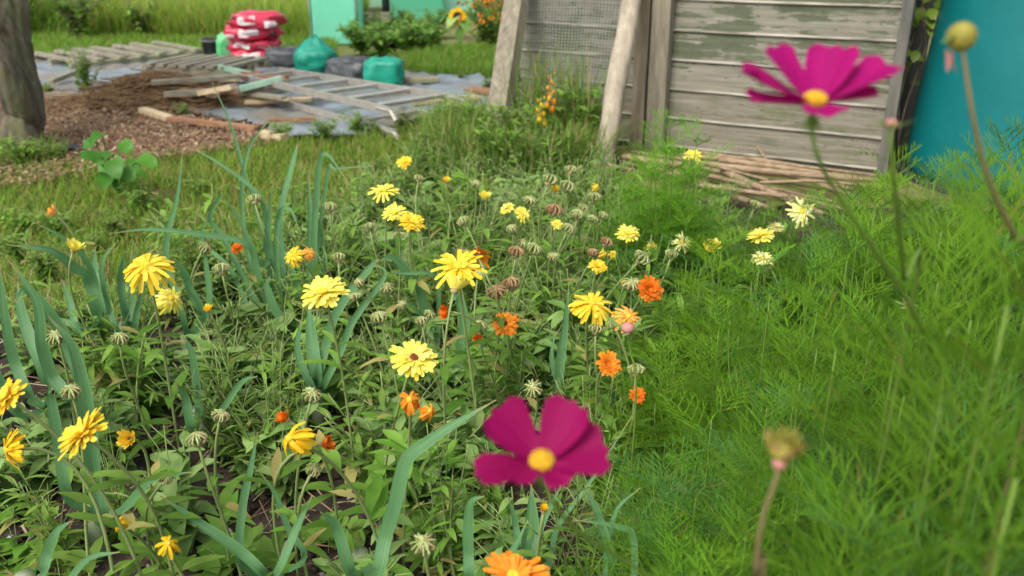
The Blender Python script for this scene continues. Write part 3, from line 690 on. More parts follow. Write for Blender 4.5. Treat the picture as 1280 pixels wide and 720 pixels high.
plank((335, 151), (395, 148), .06, .06, .03, .02, 'mat_brown_wood', 'thin brown batten on the membrane in front of pale plank')
plank((515, 128), (598, 121), .05, .05, .10, .02, 'mat_fresh_wood', 'pale sandy plank on the membrane beyond the ladder end')
plank((502, 101), (548, 99), .06, .06, .10, .03, 'mat_grey_wood', 'small tan plank by the verge next to the teal sack')
plank((585, 112), (640, 116), .05, .05, .14, .02, 'mat_brown_wood', 'reddish board lying on the membrane behind the left netting post')
plank((62, 118), (110, 120), .05, .05, .10, .03, 'mat_grey_wood', 'pale flat board at the membrane edge near the tree foot')
plank((275, 84), (342, 99), .16, .14, .035, .03, 'mat_green_metal', 'long pale green bar sloping past the red bags')
def pallet(c, rz, L, Wd, z0, label, ns=7, gap=.0):
    t = thing('pallet', label, 'pallet', (c.x, c.y, z0), 'wooden pallets on the membrane', rz)
    for i in range(3):
        mb = MB(); box(mb, (0, (i - 1) * (Wd / 2 - .05), .028), L, .06, .045); mb.build('bearer', 'mat_grey_wood', t, origin=(0, 0, 0), smooth=False)
    for i in range(ns):
        mb = MB(); x = -L / 2 + .06 + i * (L - .12) / (ns - 1)
        box(mb, (x + random.uniform(-.01, .01), 0, .062), .062, Wd * random.uniform(.96, 1.04), .022, Matrix.Rotation(random.uniform(-.03, .03), 3, 'Z')); mb.build('slat', 'mat_grey_wood', t, origin=(0, 0, 0), smooth=False)
    return t
pallet(G(150, 78), R_(48), 1.15, .85, .03, 'pale slatted pallet lying open at the far edge of the membrane')
pallet(G(240, 108), R_(-8), .72, .62, .03, 'grey weathered pallet behind the heap of brown brush')
pallet(G(262, 105), R_(-16), .74, .55, .10, 'grey pallet stacked on another pallet behind the brush heap')
plank((190, 103), (300, 95), .19, .19, .08, .025, 'mat_grey_wood', 'long grey board lying across the stacked pallets')
plank((205, 118), (330, 110), .13, .14, .06, .03, 'mat_grey_wood', 'long greenish board along the near side of stacked pallets')
plank((250, 116), (292, 108), .14, .2, .05, .03, 'mat_fresh_wood', 'short pale batten jammed under the stacked pallets')
plank((300, 111), (352, 98), .15, .2, .05, .03, 'mat_green_metal', 'mint green bar lying at the pallet end by the ladder')
random.seed(123)
for k in range(16):
    px, py = random.uniform(190, 345), random.uniform(88, 122); l_ = random.uniform(20, 60); z_ = random.uniform(.06, .17)
    plank((px, py), (px + l_, py + random.uniform(-5, 7)), z_, z_ + random.uniform(-.03, .05), random.uniform(.02, .045), random.uniform(.012, .025), random.choice(['mat_grey_wood', 'mat_grey_wood', 'mat_brown_wood', 'mat_fresh_wood']), 'thin scrap batten in the jumbled timber round the stacked pallets', 'batten', 'batten', group='scrap battens round the pallets')
# ladder: two frames, folded, lying on its back
lad = thing('ladder', 'aluminium step ladder lying folded on the weed membrane', 'ladder', G(430, 125, .06))
ax0, ax1 = G(292, 94, .17), G(489, 138, .17); ldir = (ax1 - ax0).normalized(); lside = Vector((-ldir.y, ldir.x, 0))
if lside.y < 0: lside = -lside
wn0, wn1 = .30, .46
def lrail(o_a, o_b, za, zb, nm='rail', bend=True):
    mb = MB(); A = ax0 + lside * o_a + Vector((0, 0, za)); B = ax1 + lside * o_b + Vector((0, 0, zb))
    pts = [A, A.lerp(B, .5), A.lerp(B, .93), B + Vector((0, 0, -.005)), B + ldir * .04 + Vector((0, 0, -.05))]
    for i in range(3): beam(mb, pts[i], pts[i + 1], .020, .036)
    tube(mb, [pts[2], pts[3], pts[4]], .016, .014, 8); mb.build(nm, 'mat_ladder', lad, smooth=False)
lrail(0, 0, 0, 0); lrail(.34, .50, .0, .0)
lrail(.02, .02, -.10, -.12); lrail(.34, .48, -.10, -.12)
for i in range(6):
    f = .08 + i * .165; mb = MB(); A = ax0.lerp(ax1, f); B = A + lside * (.34 + .16 * f); beam(mb, A, B, .055 if i > 1 else .04, .02); mb.build('rung', 'mat_ladder', lad, smooth=False)
for f in (.35, .8):
    mb = MB(); A = ax0.lerp(ax1, f) + Vector((0, 0, -.11)); beam(mb, A, A + lside * (.34 + .16 * f), .03, .02); mb.build('rear_brace', 'mat_ladder', lad, smooth=False)
# brush heap
mb = MB(); random.seed(41); bc = G(205, 137)
t = thing('brush_heap', 'heap of dry brown twigs beside the wood chips', 'brush heap', bc)
for k in range(1500):
    u = random.gauss(0, .20); v = random.gauss(0, .10); hz = .20 * math.exp(-(u / .36) ** 2 - (v / .2) ** 2) * random.random() + .03
    c = bc + Vector((u * 1.25, v, hz)); a = random.gauss(0.1, .45)
    d = Vector((math.cos(a), math.sin(a) * .8, random.uniform(-.25, .30))) * random.uniform(.06, .20)
    e = c + d; e.z = max(e.z, .02); s_ = c - d; s_.z = max(s_.z, .02)
    tube(mb, [s_, c + Vector((0, 0, .015)), e], .0028, .0015, 3, cap=False)
mb.build('twigs', 'mat_twig', t)
mb = MB(); blob(mb, bc + Vector((0, 0, .02)), .34, .15, .10, 26, 12, .5, 4.0, 2.0); mb.build('heap_core', 'mat_twig', t)
# bags
def sack(loc, rx, ry, rz_, rot, seed, mat, name, label, cat='bag', group=None, pw=.7, amp=.18, extra=None, shape=None):
    mb = MB(); blob(mb, Vector(loc) + Vector((0, 0, rz_)), rx, ry, rz_, 34, 22, amp, 3.0, seed, 0, pw, rot, shape)
    o = mb.build(name, mat, origin=loc); return tag(o, label, cat, group)
rb = G(325, 84); zz = .03; random.seed(9)
red_lab = ['red compost bag at the bottom of the red stack', 'red compost bag second from the bottom of the red stack', 'red compost bag second from the top of the red stack', 'plump red compost bag on top of the red stack']
for k in range(4):
    hgt = (.062, .06, .058, .066)[k]; rot = (.15, -.2, .3, -.05)[k]
    loc = (rb.x + random.uniform(-.03, .03), rb.y + random.uniform(-.03, .03), zz)
    t = thing('compost_bag', red_lab[k], 'bag', loc, 'stacked red compost bags')
    L_, W_ = ((.215, .17), (.20, .17), (.22, .18), (.205, .165))[k]
    mb = MB(); blob(mb, Vector(loc) + Vector((0, 0, hgt)), L_, W_, hgt, 26, 14, .30, 2.3, k * 7.1, 0, .66, rot); mb.build('sack', 'mat_red_bag', t)
    # printed band: a slightly larger patch of the same pillow at its front
    mb = MB(); c = Vector(loc) + Vector((0, 0, hgt)); cr, sr = math.cos(rot), math.sin(rot)
    for (a0, a1, z0_, z1_, mi) in ((-2.75, -2.2, -.5, .6, k % 2), (-1.95, -1.5, -.3, .7, 0), (-1.2, -.5, -.6, .1, (k + 1) % 2)):
        vs = []; n_ = 8
        for j in range(4):
            for i in range(n_ + 1):
                a = a0 + (a1 - a0) * i / n_; z_ = z0_ + (z1_ - z0_) * j / 3; th = math.acos(max(-1, min(1, math.copysign(abs(z_) ** (1 / .66), z_))))
                cs = lambda x: math.copysign(abs(x) ** .66, x)
                x = math.sin(th) ** .66 * cs(math.cos(a)); y = math.sin(th) ** .66 * cs(math.sin(a)); z2 = cs(math.cos(th))
                kk = 1.02 + .30 * noise.noise(Vector((x * 2.3 + k * 7.1, y * 2.3, z2 * 2.3)))
                x *= L_ * kk; y *= W_ * kk; vs.append(c + Vector((x * cr - y * sr, x * sr + y * cr, z2 * hgt * kk)))
        mb.add(vs, [(j * (n_ + 1) + i, j * (n_ + 1) + i + 1, (j + 1) * (n_ + 1) + i + 1, (j + 1) * (n_ + 1) + i) for j in range(3) for i in range(n_)], mi)
    mb.build('printed_panel', ['mat_white_print', 'mat_dark_print'], t)
    zz += hgt * 1.55
def tied(z): return 1.0 if z < .2 else max(.12, 1 - (z - .2) * 1.05)
sack(G(286, 77, .03), .085, .075, .115, .2, 3, 'mat_green_bag', 'compost_bag', 'bright green and white bag standing beside the red stack')
sack(G(357, 86, .03), .15, .12, .085, .1, 9, 'mat_grey_bag', 'rubbish_bag', 'dark grey rubbish bag between red stack and pointed teal sack')
sack(G(397, 96, .03), .150, .13, .150, .0, 14, 'mat_teal_bag', 'rubble_sack', 'teal sack with a pointed tied top', pw=.85, shape=tied, amp=.3)
sack(G(438, 101, .03), .17, .12, .085, -.2, 21, 'mat_grey_bag', 'rubbish_bag', 'low black and grey rubbish bag between the two teal sacks', amp=.3)
t = thing('rubble_sack', 'squat rounded teal sack with a white spot', 'bag', G(481, 108, .03))
mb = MB(); blob(mb, G(481, 108, .03) + Vector((0, 0, .098)), .142, .12, .098, 30, 16, .26, 3, 30, 0, .55, .1); mb.build('sack', 'mat_teal_bag', t)
mb = MB(); blob(mb, G(487, 107, .05) + Vector((.0, -.135, .01)), .022, .012, .02, 10, 6); mb.build('white_tag', 'mat_white_print', t)
bk = G(265, 70, .03); t = thing('bucket', 'small black plastic bucket behind the green bag', 'bucket', bk)
mb = MB(); prof = [(0, 0), (.06, 0), (.078, .14), (.083, .142), (.083, .152), (.072, .152), (.055, .01), (0, .01)]; vs = []; fs = []
for (r, q) in prof:
    for k in range(20): vs.append(bk + Vector((r * math.cos(.314159 * k), r * math.sin(.314159 * k), q)))
for j in range(7):
    for k in range(20): fs.append((j * 20 + k, j * 20 + (k + 1) % 20, (j + 1) * 20 + (k + 1) % 20, (j + 1) * 20 + k))
mb.add(vs, fs); mb.build('body', 'mat_black_plastic', t)
mb = MB(); tube(mb, [bk + Vector((.08 * math.cos(a), -.03 - .05 * math.sin(a), .15 - .02 * math.sin(a))) for a in [math.pi * i / 10 for i in range(11)]], .003, .003, 5); mb.build('handle', 'mat_wire', t)
sack(G(246, 84, .03), .14, .10, .035, .1, 40, 'mat_clod', 'soil_heap', 'low heap of dark soil beside the black bucket', 'soil heap', amp=.3, pw=1)
# black edging by the tree
A = G(66, 194, .03); B = G(108, 188, .03); mb = MB(); tube(mb, smoothpath([A, A.lerp(B, .4) + Vector((0, .03, .02)), B], 4), .022, .018, 8)
tag(mb.build('plastic_pipe', 'mat_black_plastic', origin=A[:]), 'short black plastic pipe lying at the tree foot', 'pipe')
# ================================================================== NETTING CAGES, FAR PLANTS
def cage(c, sx, sy, h, mat, label, rz=0, poles=True, nw=5):
    t = thing('netting_cage', label, 'netting', (c.x, c.y, 0), 'green netting cages over the far beds', rz)
    mb = MB(); n = 14
    ring = []
    per = [(-1, -1), (1, -1), (1, 1), (-1, 1)]
    pts = []
    for e in range(4):
        a, b = per[e], per[(e + 1) % 4]
        for i in range(n): f = i / n; pts.append(Vector(((a[0] + (b[0] - a[0]) * f) * sx / 2, (a[1] + (b[1] - a[1]) * f) * sy / 2, 0)))
    m = len(pts); vs = []; lev = 8
    for j in range(lev + 1):
        z_ = h * j / lev
        for p in pts:
            k = 1 + .12 * nz(p.x * 5 + j * .4, p.y * 5, 1.0) + (.04 if j == 0 else 0)
            vs.append(Vector((p.x * k, p.y * k, z_ + .02 * nz(p.x, p.y, 3.0, j) + .02)))
    fs = [(j * m + i, j * m + (i + 1) % m, (j + 1) * m + (i + 1) % m, (j + 1) * m + i) for j in range(lev) for i in range(m)]
    vs.append(Vector((0, 0, h + .05))); tp = len(vs) - 1
    fs += [(lev * m + i, lev * m + (i + 1) % m, tp) for i in range(m)]
    mb.add(vs, fs); mb.build('net', mat, t, origin=(0, 0, 0))
    for (a, b) in per:
        mb = MB(); tube(mb, [Vector((a * sx / 2 * .96, b * sy / 2 * .96, 0)), Vector((a * sx / 2 * .96, b * sy / 2 * .96, h))], .018, .018, 8); mb.build('pole', 'mat_green_metal', t, origin=(0, 0, 0))
    return t
c = G(424, 54); cage(c, .46, .40, 1.3, 'mat_net_bright', 'narrow bright turquoise netting column behind the potato bed')
c = P(532, 10, 11.2); cage(Vector((c.x - .12, c.y, 0)), .62, .9, 1.2, 'mat_net_green', 'broad deep green netting cage behind the potato bed', .15)
c = P(580, 8, 11.4); cage(Vector((c.x + .02, c.y, 0)), .42, .8, 1.0, 'mat_net_pale', 'pale green netting cage just behind the sunflower', -.1)
c = P(470, -4, 12.6); cage(Vector((c.x, c.y + .4, 0)), .8, .5, 1.2, 'mat_net_pale', 'distant pale netting cage between turquoise column and green cage')
c = P(622, 4, 11.8); cage(Vector((c.x + .1, c.y + .2, 0)), .55, .6, 1.1, 'mat_net_pale', 'pale turquoise netting cage above the orange flower clump')
c = G(483, 22); mb = MB(); tube(mb, [c, c + Vector((0, 0, .7))], .05, .04, 8); tag(mb.build('dark_post', 'mat_felt', origin=c[:]), 'dark stump post between the netting cages', 'post')
c = G(462, 26); mb = MB(); box(mb, c + Vector((0, 0, .05)), .55, .1, .1); tag(mb.build('bed_board', 'mat_grey_wood', origin=c[:], smooth=False), 'grey edging board beside the dark stump post', 'board')
# potato bed
pv = [leafy_thing('potato_plant', 'bushy green potato plant in the bed behind the sacks', 'potato plant', 'potato plants behind the sacks', dict(h=.30, spread=.27, nst=9, nleaf=16, L=.11, w=.055, rseed=60 + k), 'mat_shrub', 'mat_stem') for k in range(2)]
random.seed(61); pp = []
for row in range(3):
    for k in range(5):
        c = G(452 + k * 20 + row * 4, 70 - row * 11); pp.append((c.x + random.uniform(-.08, .08), c.y + random.uniform(-.15, .15)))
for k, (x, y) in enumerate(pp):
    s_ = random.uniform(.75, 1.1)
    if k < 2: pv[k].location = (x, y, 0); pv[k].rotation_euler.z = k
    else: dup(pv[k % 2], (x, y, 0), random.uniform(0, 6.28), (s_, s_, s_))
# shrubs at the far left
sv = leafy_thing('wild_shrub', 'bushy green shrub at the back of the plot behind the tree', 'shrub', 'shrubs along the back of the plot', dict(h=.9, spread=.60, nst=18, nleaf=32, L=.12, w=.06, rseed=71, stem_r=.007), 'mat_shrub', 'mat_dark_post', loc=(-6.0, 10.3, 0))
sd_ = leafy_thing('wild_shrub', 'dark leaved low shrub behind the mown grass strip', 'shrub', 'shrubs along the back of the plot', dict(h=.7, spread=.45, nst=14, nleaf=22, L=.11, w=.06, rseed=72, stem_r=.006), 'mat_leaf', 'mat_dark_post', loc=(-4.35, 9.15, 0))
for (x, y, s_) in ((-5.2, 9.7, .8), (-5.6, 9.3, .6), (-6.6, 9.8, 1.0), (-4.7, 10.2, .9), (-4.4, 10.9, 1.0), (-7.2, 10.6, 1.2), (-5.9, 11.5, 1.3), (-4.2, 11.2, 1.0), (-3.2, 12.6, 1.1), (-2.1, 12.8, 1.0), (-7.8, 11.8, 1.4)):
    dup(sv, (x, y, 0), random.uniform(0, 6), (s_, s_, s_))
for (x, y, s_) in ((-5.1, 9.2, .8), (-3.75, 9.35, .7), (-5.9, 9.0, .7)):
    dup(sd_, (x, y, 0), random.uniform(0, 6), (s_, s_, s_))
# back hedge across the whole rear
hv = leafy_thing('hedge_shrub', 'tall leafy hedge shrub along the rear boundary', 'shrub', 'hedge along the rear boundary', dict(h=2.6, spread=.9, nst=18, nleaf=26, L=.24, w=.14, rseed=75, stem_r=.015), 'mat_shrub', 'mat_dark_post', loc=(-9, 15.2, 0))
for k in range(14): dup(hv, (-8 + k * 1.35, 15.2 + random.uniform(-.3, .3), 0), random.uniform(0, 6), (1, 1, random.uniform(.85, 1.15)))
# sunflower
def daisy(mb, c, n, Rr, w, N, mi=0, elev=.1, rows=3, jit=.2, inner=.3):
    N = N.normalized(); x = N.orthogonal().normalized(); y = N.cross(x)
    for k in range(n):
        a = 6.28319 * k / n + random.uniform(-jit, jit) * 6.28 / n
        d = x * math.cos(a) + y * math.sin(a) + N * (elev + random.uniform(-.12, .12))
        leaf(mb, c + d * (Rr * inner), d, N, Rr * (1 - inner) * random.uniform(.85, 1.1), w, random.uniform(0, .25), .2, rows, mi)
sf = P(572, 21, 8.2); t = thing('sunflower', 'single yellow sunflower with a dark centre', 'sunflower', (sf.x + .02, sf.y + .05, 0))
N_ = Vector((.0, -1, .15)); mb = MB(); daisy(mb, sf, 24, .085, .026, N_, elev=.05, inner=.45); daisy(mb, sf + Vector((0, .006, 0)), 20, .082, .026, N_, elev=.0, inner=.45); mb.build('petals', 'mat_gold', t)
mb = MB(); blob(mb, sf + Vector((0, -.008, 0)), .045, .014, .045, 18, 10, .08, 8); mb.build('disc', 'mat_flower_eye', t)
mb = MB(); base = Vector((sf.x + .02, sf.y + .05, 0)); tube(mb, bez(base, base + Vector((0, .02, .5)), sf + Vector((0, .12, .0)), sf + Vector((0, .012, 0)), 10), .014, .010, 8); mb.build('stem', 'mat_stem', t)
mb = MB()
for (zz, a) in ((.18, .3), (.26, 2.6), (.30, -1.2), (.36, .9), (.33, -2.2)): leaf(mb, base + Vector((0, .02, zz)), Vector((math.cos(a), math.sin(a), -.1)), Vector((0, 0, 1)), .20, .13, .5, .15, 6)
leaf(mb, sf + Vector((.01, -.01, -.10)), Vector((.15, -.3, -1)), Vector((0, -1, .2)), .12, .08, .2, .2, 6)
mb.build('leaves', 'mat_leaf_pale', t)
# orange daisies
ov = leafy_thing('orange_daisy_plant', 'dense bush of orange daisies next to the sunflower', 'orange daisies', 'orange daisy bushes by the sunflower', dict(h=.62, spread=.28, nst=16, nleaf=18, L=.10, w=.035, rseed=81), 'mat_leaf', 'mat_stem')
random.seed(82); fl = MB(); daisy(fl, Vector((0, 0, 0)), 11, .030, .014, Vector((0, -.7, .7))); blob(fl, Vector((0, -.004, .004)), .012, .010, .012, 8, 5, mi=1)
for k in range(30):
    a = random.uniform(0, 6.28); rr = random.uniform(0, .26); zz = random.uniform(.36, .66) - rr * .4
    if k == 0:
        f0 = fl.build('flower', ['mat_orange', 'mat_flower_eye'], ov, origin=(0, 0, 0)); f = f0
    else: f = f0.copy(); COL.objects.link(f); f.parent = ov
    f.location = (rr * math.cos(a), rr * math.sin(a) - .03, zz); f.rotation_euler.z = random.uniform(-.8, .8)
c = G(606, 64); ov.location = (c.x, c.y, 0)
for (px, py, s_, lb) in ((618, 60, 1.0, 'bush of orange daisies close against the left netting post'), (632, 68, .9, 'low bush of orange daisies partly behind the left netting post'), (612, 50, 1.15, 'taller bush of orange daisies below the pale netting'), (655, 64, 1.0, 'bush of orange daisies hidden behind the netting post')):
    c = G(px, py); dup(ov, (c.x, c.y, 0), random.uniform(0, 6), (s_, s_, s_), lb)
# snapdragon at the netting
def spike(px, py, d, n, h, lab, pmat='mat_orange'):
    top = P(px, py, d); b = Vector((top.x + .03, top.y - .02, 0)); t = thing('snapdragon', lab, 'snapdragon', b)
    ms = MB(); mp_ = MB(); ml = MB(); pts = bez(b, b + Vector((0, 0, .2)), top - Vector((0, 0, .15)), top, 10); tube(ms, pts, .004, .002, 6)
    for k in range(n):
        f = k / n; p = top - Vector((0, 0, h * f)); a = k * 2.4
        blob(mp_, p + Vector((.016 * math.cos(a), .016 * math.sin(a), 0)), .009 * (.5 + f), .009 * (.5 + f), .013 * (.5 + f), 7, 5, .6, 5, k)
    for k in range(26):
        f = random.uniform(.05, .75); i = int(f * 10); a = random.uniform(0, 6.28); leaf(ml, pts[i], Vector((math.cos(a), math.sin(a), .3)), Vector((0, 0, 1)), .07, .016, .3, .2, 4)
    ms.build('stem', 'mat_stem', t); mp_.build('blossoms', pmat, t); ml.build('leaves', 'mat_leaf', t)
spike(689, 92, 4.1, 11, .18, 'tall orange snapdragon spike in front of the netting')
spike(676, 122, 4.0, 9, .13, 'shorter yellow orange snapdragon spike below the taller one', 'mat_gold')
# weeds: dense clumps near netting and lawn edge, tree foot
wv = leafy_thing('weed_clump', 'dark leafy weed clump on the lawn edge near the membrane', 'weed', 'weed clumps round the netting', dict(h=.30, spread=.16, nst=14, nleaf=16, L=.06, w=.026, rseed=91), 'mat_leaf', 'mat_stem', loc=G(578, 186)[:])
for (px, py, s_, lb) in ((560, 182, .8, None), (598, 200, 1.1, None), (640, 212, 1.25, None), (668, 198, 1.05, None), (706, 196, 1.35, None), (722, 200, 1.4, None), (655, 226, .9, None), (690, 222, .8, None), (620, 222, .9, None), (728, 212, .6, None), (545, 205, .6, None), (712, 226, .55, None)):
    dup(wv, G(px, py)[:], random.uniform(0, 6), (s_, s_, s_), lb or 'leafy green weed clump among long grass below the netting')
dup(wv, G(112, 124)[:], 1.0, (.9, .9, 1.2), 'leafy weed growing through the membrane between tree and brush')
dup(wv, G(30, 212)[:], 2.0, (.8, .8, .6), 'weed clump growing at the tree foot')
dup(wv, G(70, 206)[:], 3.0, (.5, .5, .4), 'small weed beside the black pipe at the tree foot')
random.seed(95)
for (px, py) in ((352, 181), (405, 182), (448, 172), (505, 164), (540, 154), (470, 172), (610, 118), (575, 104), (60, 121), (232, 150), (300, 88)):
    s_ = random.uniform(.25, .55); dup(wv, G(px, py)[:], random.uniform(0, 6), (s_ * 1.3, s_ * 1.3, s_), 'small weed growing over the edge of the weed membrane', 'weeds along the membrane edge')
for (px, py) in ((20, 330), (70, 300), (120, 320), (60, 352), (150, 300), (200, 300), (30, 296), (250, 250), (180, 270), (470, 222), (520, 240)):
    s_ = random.uniform(.35, .65); dup(wv, G(px, py)[:], random.uniform(0, 6), (s_, s_, s_ * .8), 'small leafy weed growing in the worn lawn beside the bed', 'weeds in the worn lawn')
# broad leaved plant on the lawn
b = G(142, 232); t = thing('squash_plant', 'young broad leaved plant standing alone by the wood chips', 'young plant', b)
ms = MB(); ml = MB(); random.seed(14)
for k in range(15):
    px = 140 + random.gauss(0, 15); py = random.uniform(165, 224); d = 3.55 + random.uniform(-.15, .15); L = random.uniform(.055, .095)
    dv = ((px - 140) / 30 + random.uniform(-.2, .2), random.uniform(-.9, -.1), random.uniform(-.6, .5))
    p = P(px, py, d); tube(ms, bez(b, b + Vector((0, 0, .1)), p - Vector((0, 0, .04)), p, 6), .005, .003, 6)
    leaf(ml, p, Vector(dv), Vector((0, -.5, 1)), L, L * random.uniform(.75, 1.0), random.uniform(.2, .6), .2, 6, prof=lambda q: math.sin(math.pi * min(1, q * .85 + .15)) ** .6, wave=.10)
ms.build('stem', 'mat_stem', t); ml.build('leaves', 'mat_squash', t)
# ================================================================== LEEKS
def leek(root_px, leaves, label, shank=.10, sr=.016):
    r0 = G(*root_px); t = thing('leek', label, 'leek', r0, 'leeks in the flower bed')
    mb = MB(); tube(mb, [r0 + Vector((0, 0, -.01)), r0 + Vector((0, 0, shank * .5)), r0 + Vector((0, 0, shank * 1.15))], sr, sr * .9, 10); mb.build('shank', 'mat_shank', t)
    top = r0 + Vector((0, 0, shank))
    for (pix, d0, d1, wpx) in leaves:
        # pix listed from the tip down or from the root up: always root -> tip here
        n = len(pix); pts = [top, ]
        w = wpx * d0 / FPX * .80
        for i, (x, y) in enumerate(pix):
            f = i / max(n - 1, 1); p = P(x, y, d0 + (d1 - d0) * f); p.z = max(p.z, .02); pts.append(p)
        # drop points that would double back below the shank
        if len(pts) > 2 and (pts[1] - pts[0]).length < .02: pts.pop(1)
        path = smoothpath(pts, 7); m = len(path)
        ws = []
        for i in range(m):
            q = i / (m - 1); ws.append(max(.0015, w * min(1, .75 + q * 1.2) * (1 - max(0, (q - .55) / .45) ** 1.8)))
        tw = random.uniform(-.5, .5); hints = []
        for i in range(m):
            v = (CAM - path[i]).normalized(); q = i / (m - 1)
            hints.append((v + Vector((math.sin(tw * (1 + q)) * .6, 0, .35))).normalized())
        mb = MB(); ribbon(mb, path, ws, hints, random.uniform(.30, .60)); strip_uv(mb.build('leaf', 'mat_leek', t))
    return t
random.seed(21)
# A: big leek at the left edge
leek((70, 560), [([(85, 500), (66, 470), (54, 430), (46, 376), (10, 324)], 1.55, 1.45, 19), ([(104, 500), (83, 432), (62, 392), (33, 363), (20, 380)], 1.6, 1.5, 17),
                 ([(105, 490), (90, 440), (80, 400)], 1.6, 1.6, 14), ([(40, 500), (18, 450), (6, 390), (0, 330)], 1.5, 1.4, 16), ([(30, 520), (0, 480), (-30, 400)], 1.5, 1.4, 18), ([(60, 480), (30, 400), (22, 352)], 1.65, 1.65, 18)], 'broad leaved leek cut by the photo edge with upright blades')
leek((128, 700), [([(125, 650), (116, 600), (108, 520), (92, 440), (60, 395)], 1.42, 1.35, 24), ([(85, 620), (74, 560), (64, 500), (64, 489)], 1.45, 1.4, 17), ([(150, 640), (190, 600), (240, 590)], 1.4, 1.3, 14)], 'leek with one thick long blade leaning above bare soil')
leek((125, 455), [([(122, 400), (110, 350), (92, 334), (62, 313), (8, 306)], 1.95, 1.75, 15), ([(130, 400), (121, 355), (108, 325), (83, 300), (42, 277)], 2.0, 1.85, 9), ([(125, 390), (118, 340), (119, 308)], 2.0, 2.0, 12), ([(110, 410), (70, 400), (40, 392)], 1.95, 1.85, 10), ([(100, 420), (88, 380), (78, 350)], 2.0, 2.0, 11)], 'leek whose blades arch over to the photo edge')
leek((160, 455), [([(157, 400), (150, 350), (156, 312)], 2.05, 2.0, 12), ([(165, 420), (172, 385), (182, 350)], 2.05, 2.0, 10), ([(150, 420), (135, 380), (128, 330), (148, 300)], 2.0, 1.95, 9), ([(160, 410), (166, 380), (160, 345)], 2.1, 2.1, 11)], 'short leek with a cluster of upright blades below drooping yellow marigold')
leek((240, 470), [([(230, 400), (209, 330), (210, 292), (221, 250), (229, 186)], 2.15, 2.1, 9), ([(252, 395), (240, 368), (230, 340), (213, 320)], 2.1, 2.0, 12), ([(245, 420), (262, 380), (258, 330), (256, 310)], 2.15, 2.1, 10), ([(240, 420), (255, 395), (232, 352), (218, 340)], 2.1, 2.0, 9)], 'slender leek with one tall thin blade before the lawn')
leek((350, 480), [([(345, 400), (335, 300), (330, 260), (316, 236), (267, 200), (234, 184)], 2.25, 2.2, 7), ([(352, 400), (340, 330), (325, 330), (300, 276), (275, 242)], 2.25, 2.1, 8), ([(340, 400), (322, 340), (308, 305), (250, 293), (187, 287), (137, 292)], 2.2, 2.0, 9),
                  ([(345, 390), (336, 320), (334, 290), (341, 228)], 2.25, 2.2, 14), ([(355, 400), (352, 320), (350, 270), (367, 200), (372, 180)], 2.25, 2.25, 11), ([(350, 390), (345, 320), (348, 270), (362, 262), (376, 292)], 2.2, 2.1, 8),
                  ([(335, 400), (312, 330), (302, 250), (308, 196), (321, 169), (342, 145)], 2.3, 2.3, 6), ([(350, 380), (330, 300), (300, 197), (287, 153), (265, 103)], 2.3, 2.3, 6), ([(330, 400), (280, 300), (262, 275), (272, 250), (283, 240)], 2.2, 2.15, 8), ([(325, 420), (290, 340), (252, 300), (266, 262)], 2.2, 2.2, 7)], 'largest leek with many tall tangled blades before the lawn', .12, .02)
leek((395, 480), [([(390, 400), (392, 317), (395, 250), (404, 192), (438, 232)], 2.2, 2.15, 10), ([(388, 400), (388, 310), (386, 217)], 2.2, 2.2, 14), ([(394, 400), (396, 320), (410, 215), (420, 211), (467, 207)], 2.25, 2.2, 6), ([(380, 400), (366, 340), (345, 295)], 2.2, 2.15, 10), ([(385, 410), (350, 395), (335, 360), (338, 345)], 2.15, 2.1, 14), ([(398, 400), (404, 330), (400, 270)], 2.25, 2.2, 9)], 'tall straight leek behind the pale lemon marigold')
leek((400, 545), [([(396, 470), (390, 420), (386, 380)], 1.85, 1.85, 20), ([(398, 470), (408, 430), (422, 388), (463, 334), (474, 324)], 1.85, 1.85, 14), ([(405, 480), (425, 440), (442, 400), (480, 346), (470, 330)], 1.85, 1.85, 11), ([(392, 490), (372, 440), (376, 400)], 1.85, 1.85, 12)], 'leek whose dark blades rise directly below pale lemon marigold')
leek((545, 505), [([(534, 400), (520, 360), (509, 342), (490, 322), (474, 326)], 2.1, 2.0, 16), ([(548, 420), (548, 360), (541, 343), (505, 342), (484, 340)], 2.1, 2.0, 7), ([(540, 440), (530, 400), (500, 370)], 2.1, 2.0, 10)], 'leek with pale sharply bent blades left of the star marigold')
leek((575, 530), [([(572, 472), (576, 440), (580, 405), (572, 372), (560, 380)], 1.95, 1.9, 17), ([(585, 480), (600, 450), (605, 425)], 1.95, 1.95, 9)], 'leek with a single pale bent blade below the star marigold')
leek((690, 560), [([(697, 480), (701, 440), (705, 413), (711, 352)], 1.85, 1.85, 15), ([(700, 490), (690, 450), (694, 415)], 1.85, 1.85, 9)], 'leek with one straight upright blade in the middle of the bed')
leek((455, 760), [([(469, 720), (482, 670), (493, 634), (508, 577), (535, 553), (574, 527), (620, 500)], 1.2, 1.15, 22), ([(440, 720), (420, 660), (400, 640)], 1.25, 1.2, 18)], 'leek with a broad blade bent over beside the near magenta flower')
leek((600, 790), [([(588, 725), (586, 690), (586, 655), (590, 628), (606, 620)], 1.2, 1.15, 17), ([(610, 730), (640, 690), (660, 650)], 1.2, 1.2, 12)], 'leek with a square bent blade under the near magenta flower')
leek((655, 752), [([(648, 690), (644, 655), (635, 619)], 1.3, 1.28, 11), ([(660, 700), (664, 660), (664, 605)], 1.32, 1.32, 27), ([(662, 700), (675, 658), (703, 604)], 1.32, 1.32, 15), ([(680, 720), (690, 690), (700, 655), (740, 600), (790, 520)], 1.35, 1.5, 10)], 'leek clump standing directly under the near magenta flower')
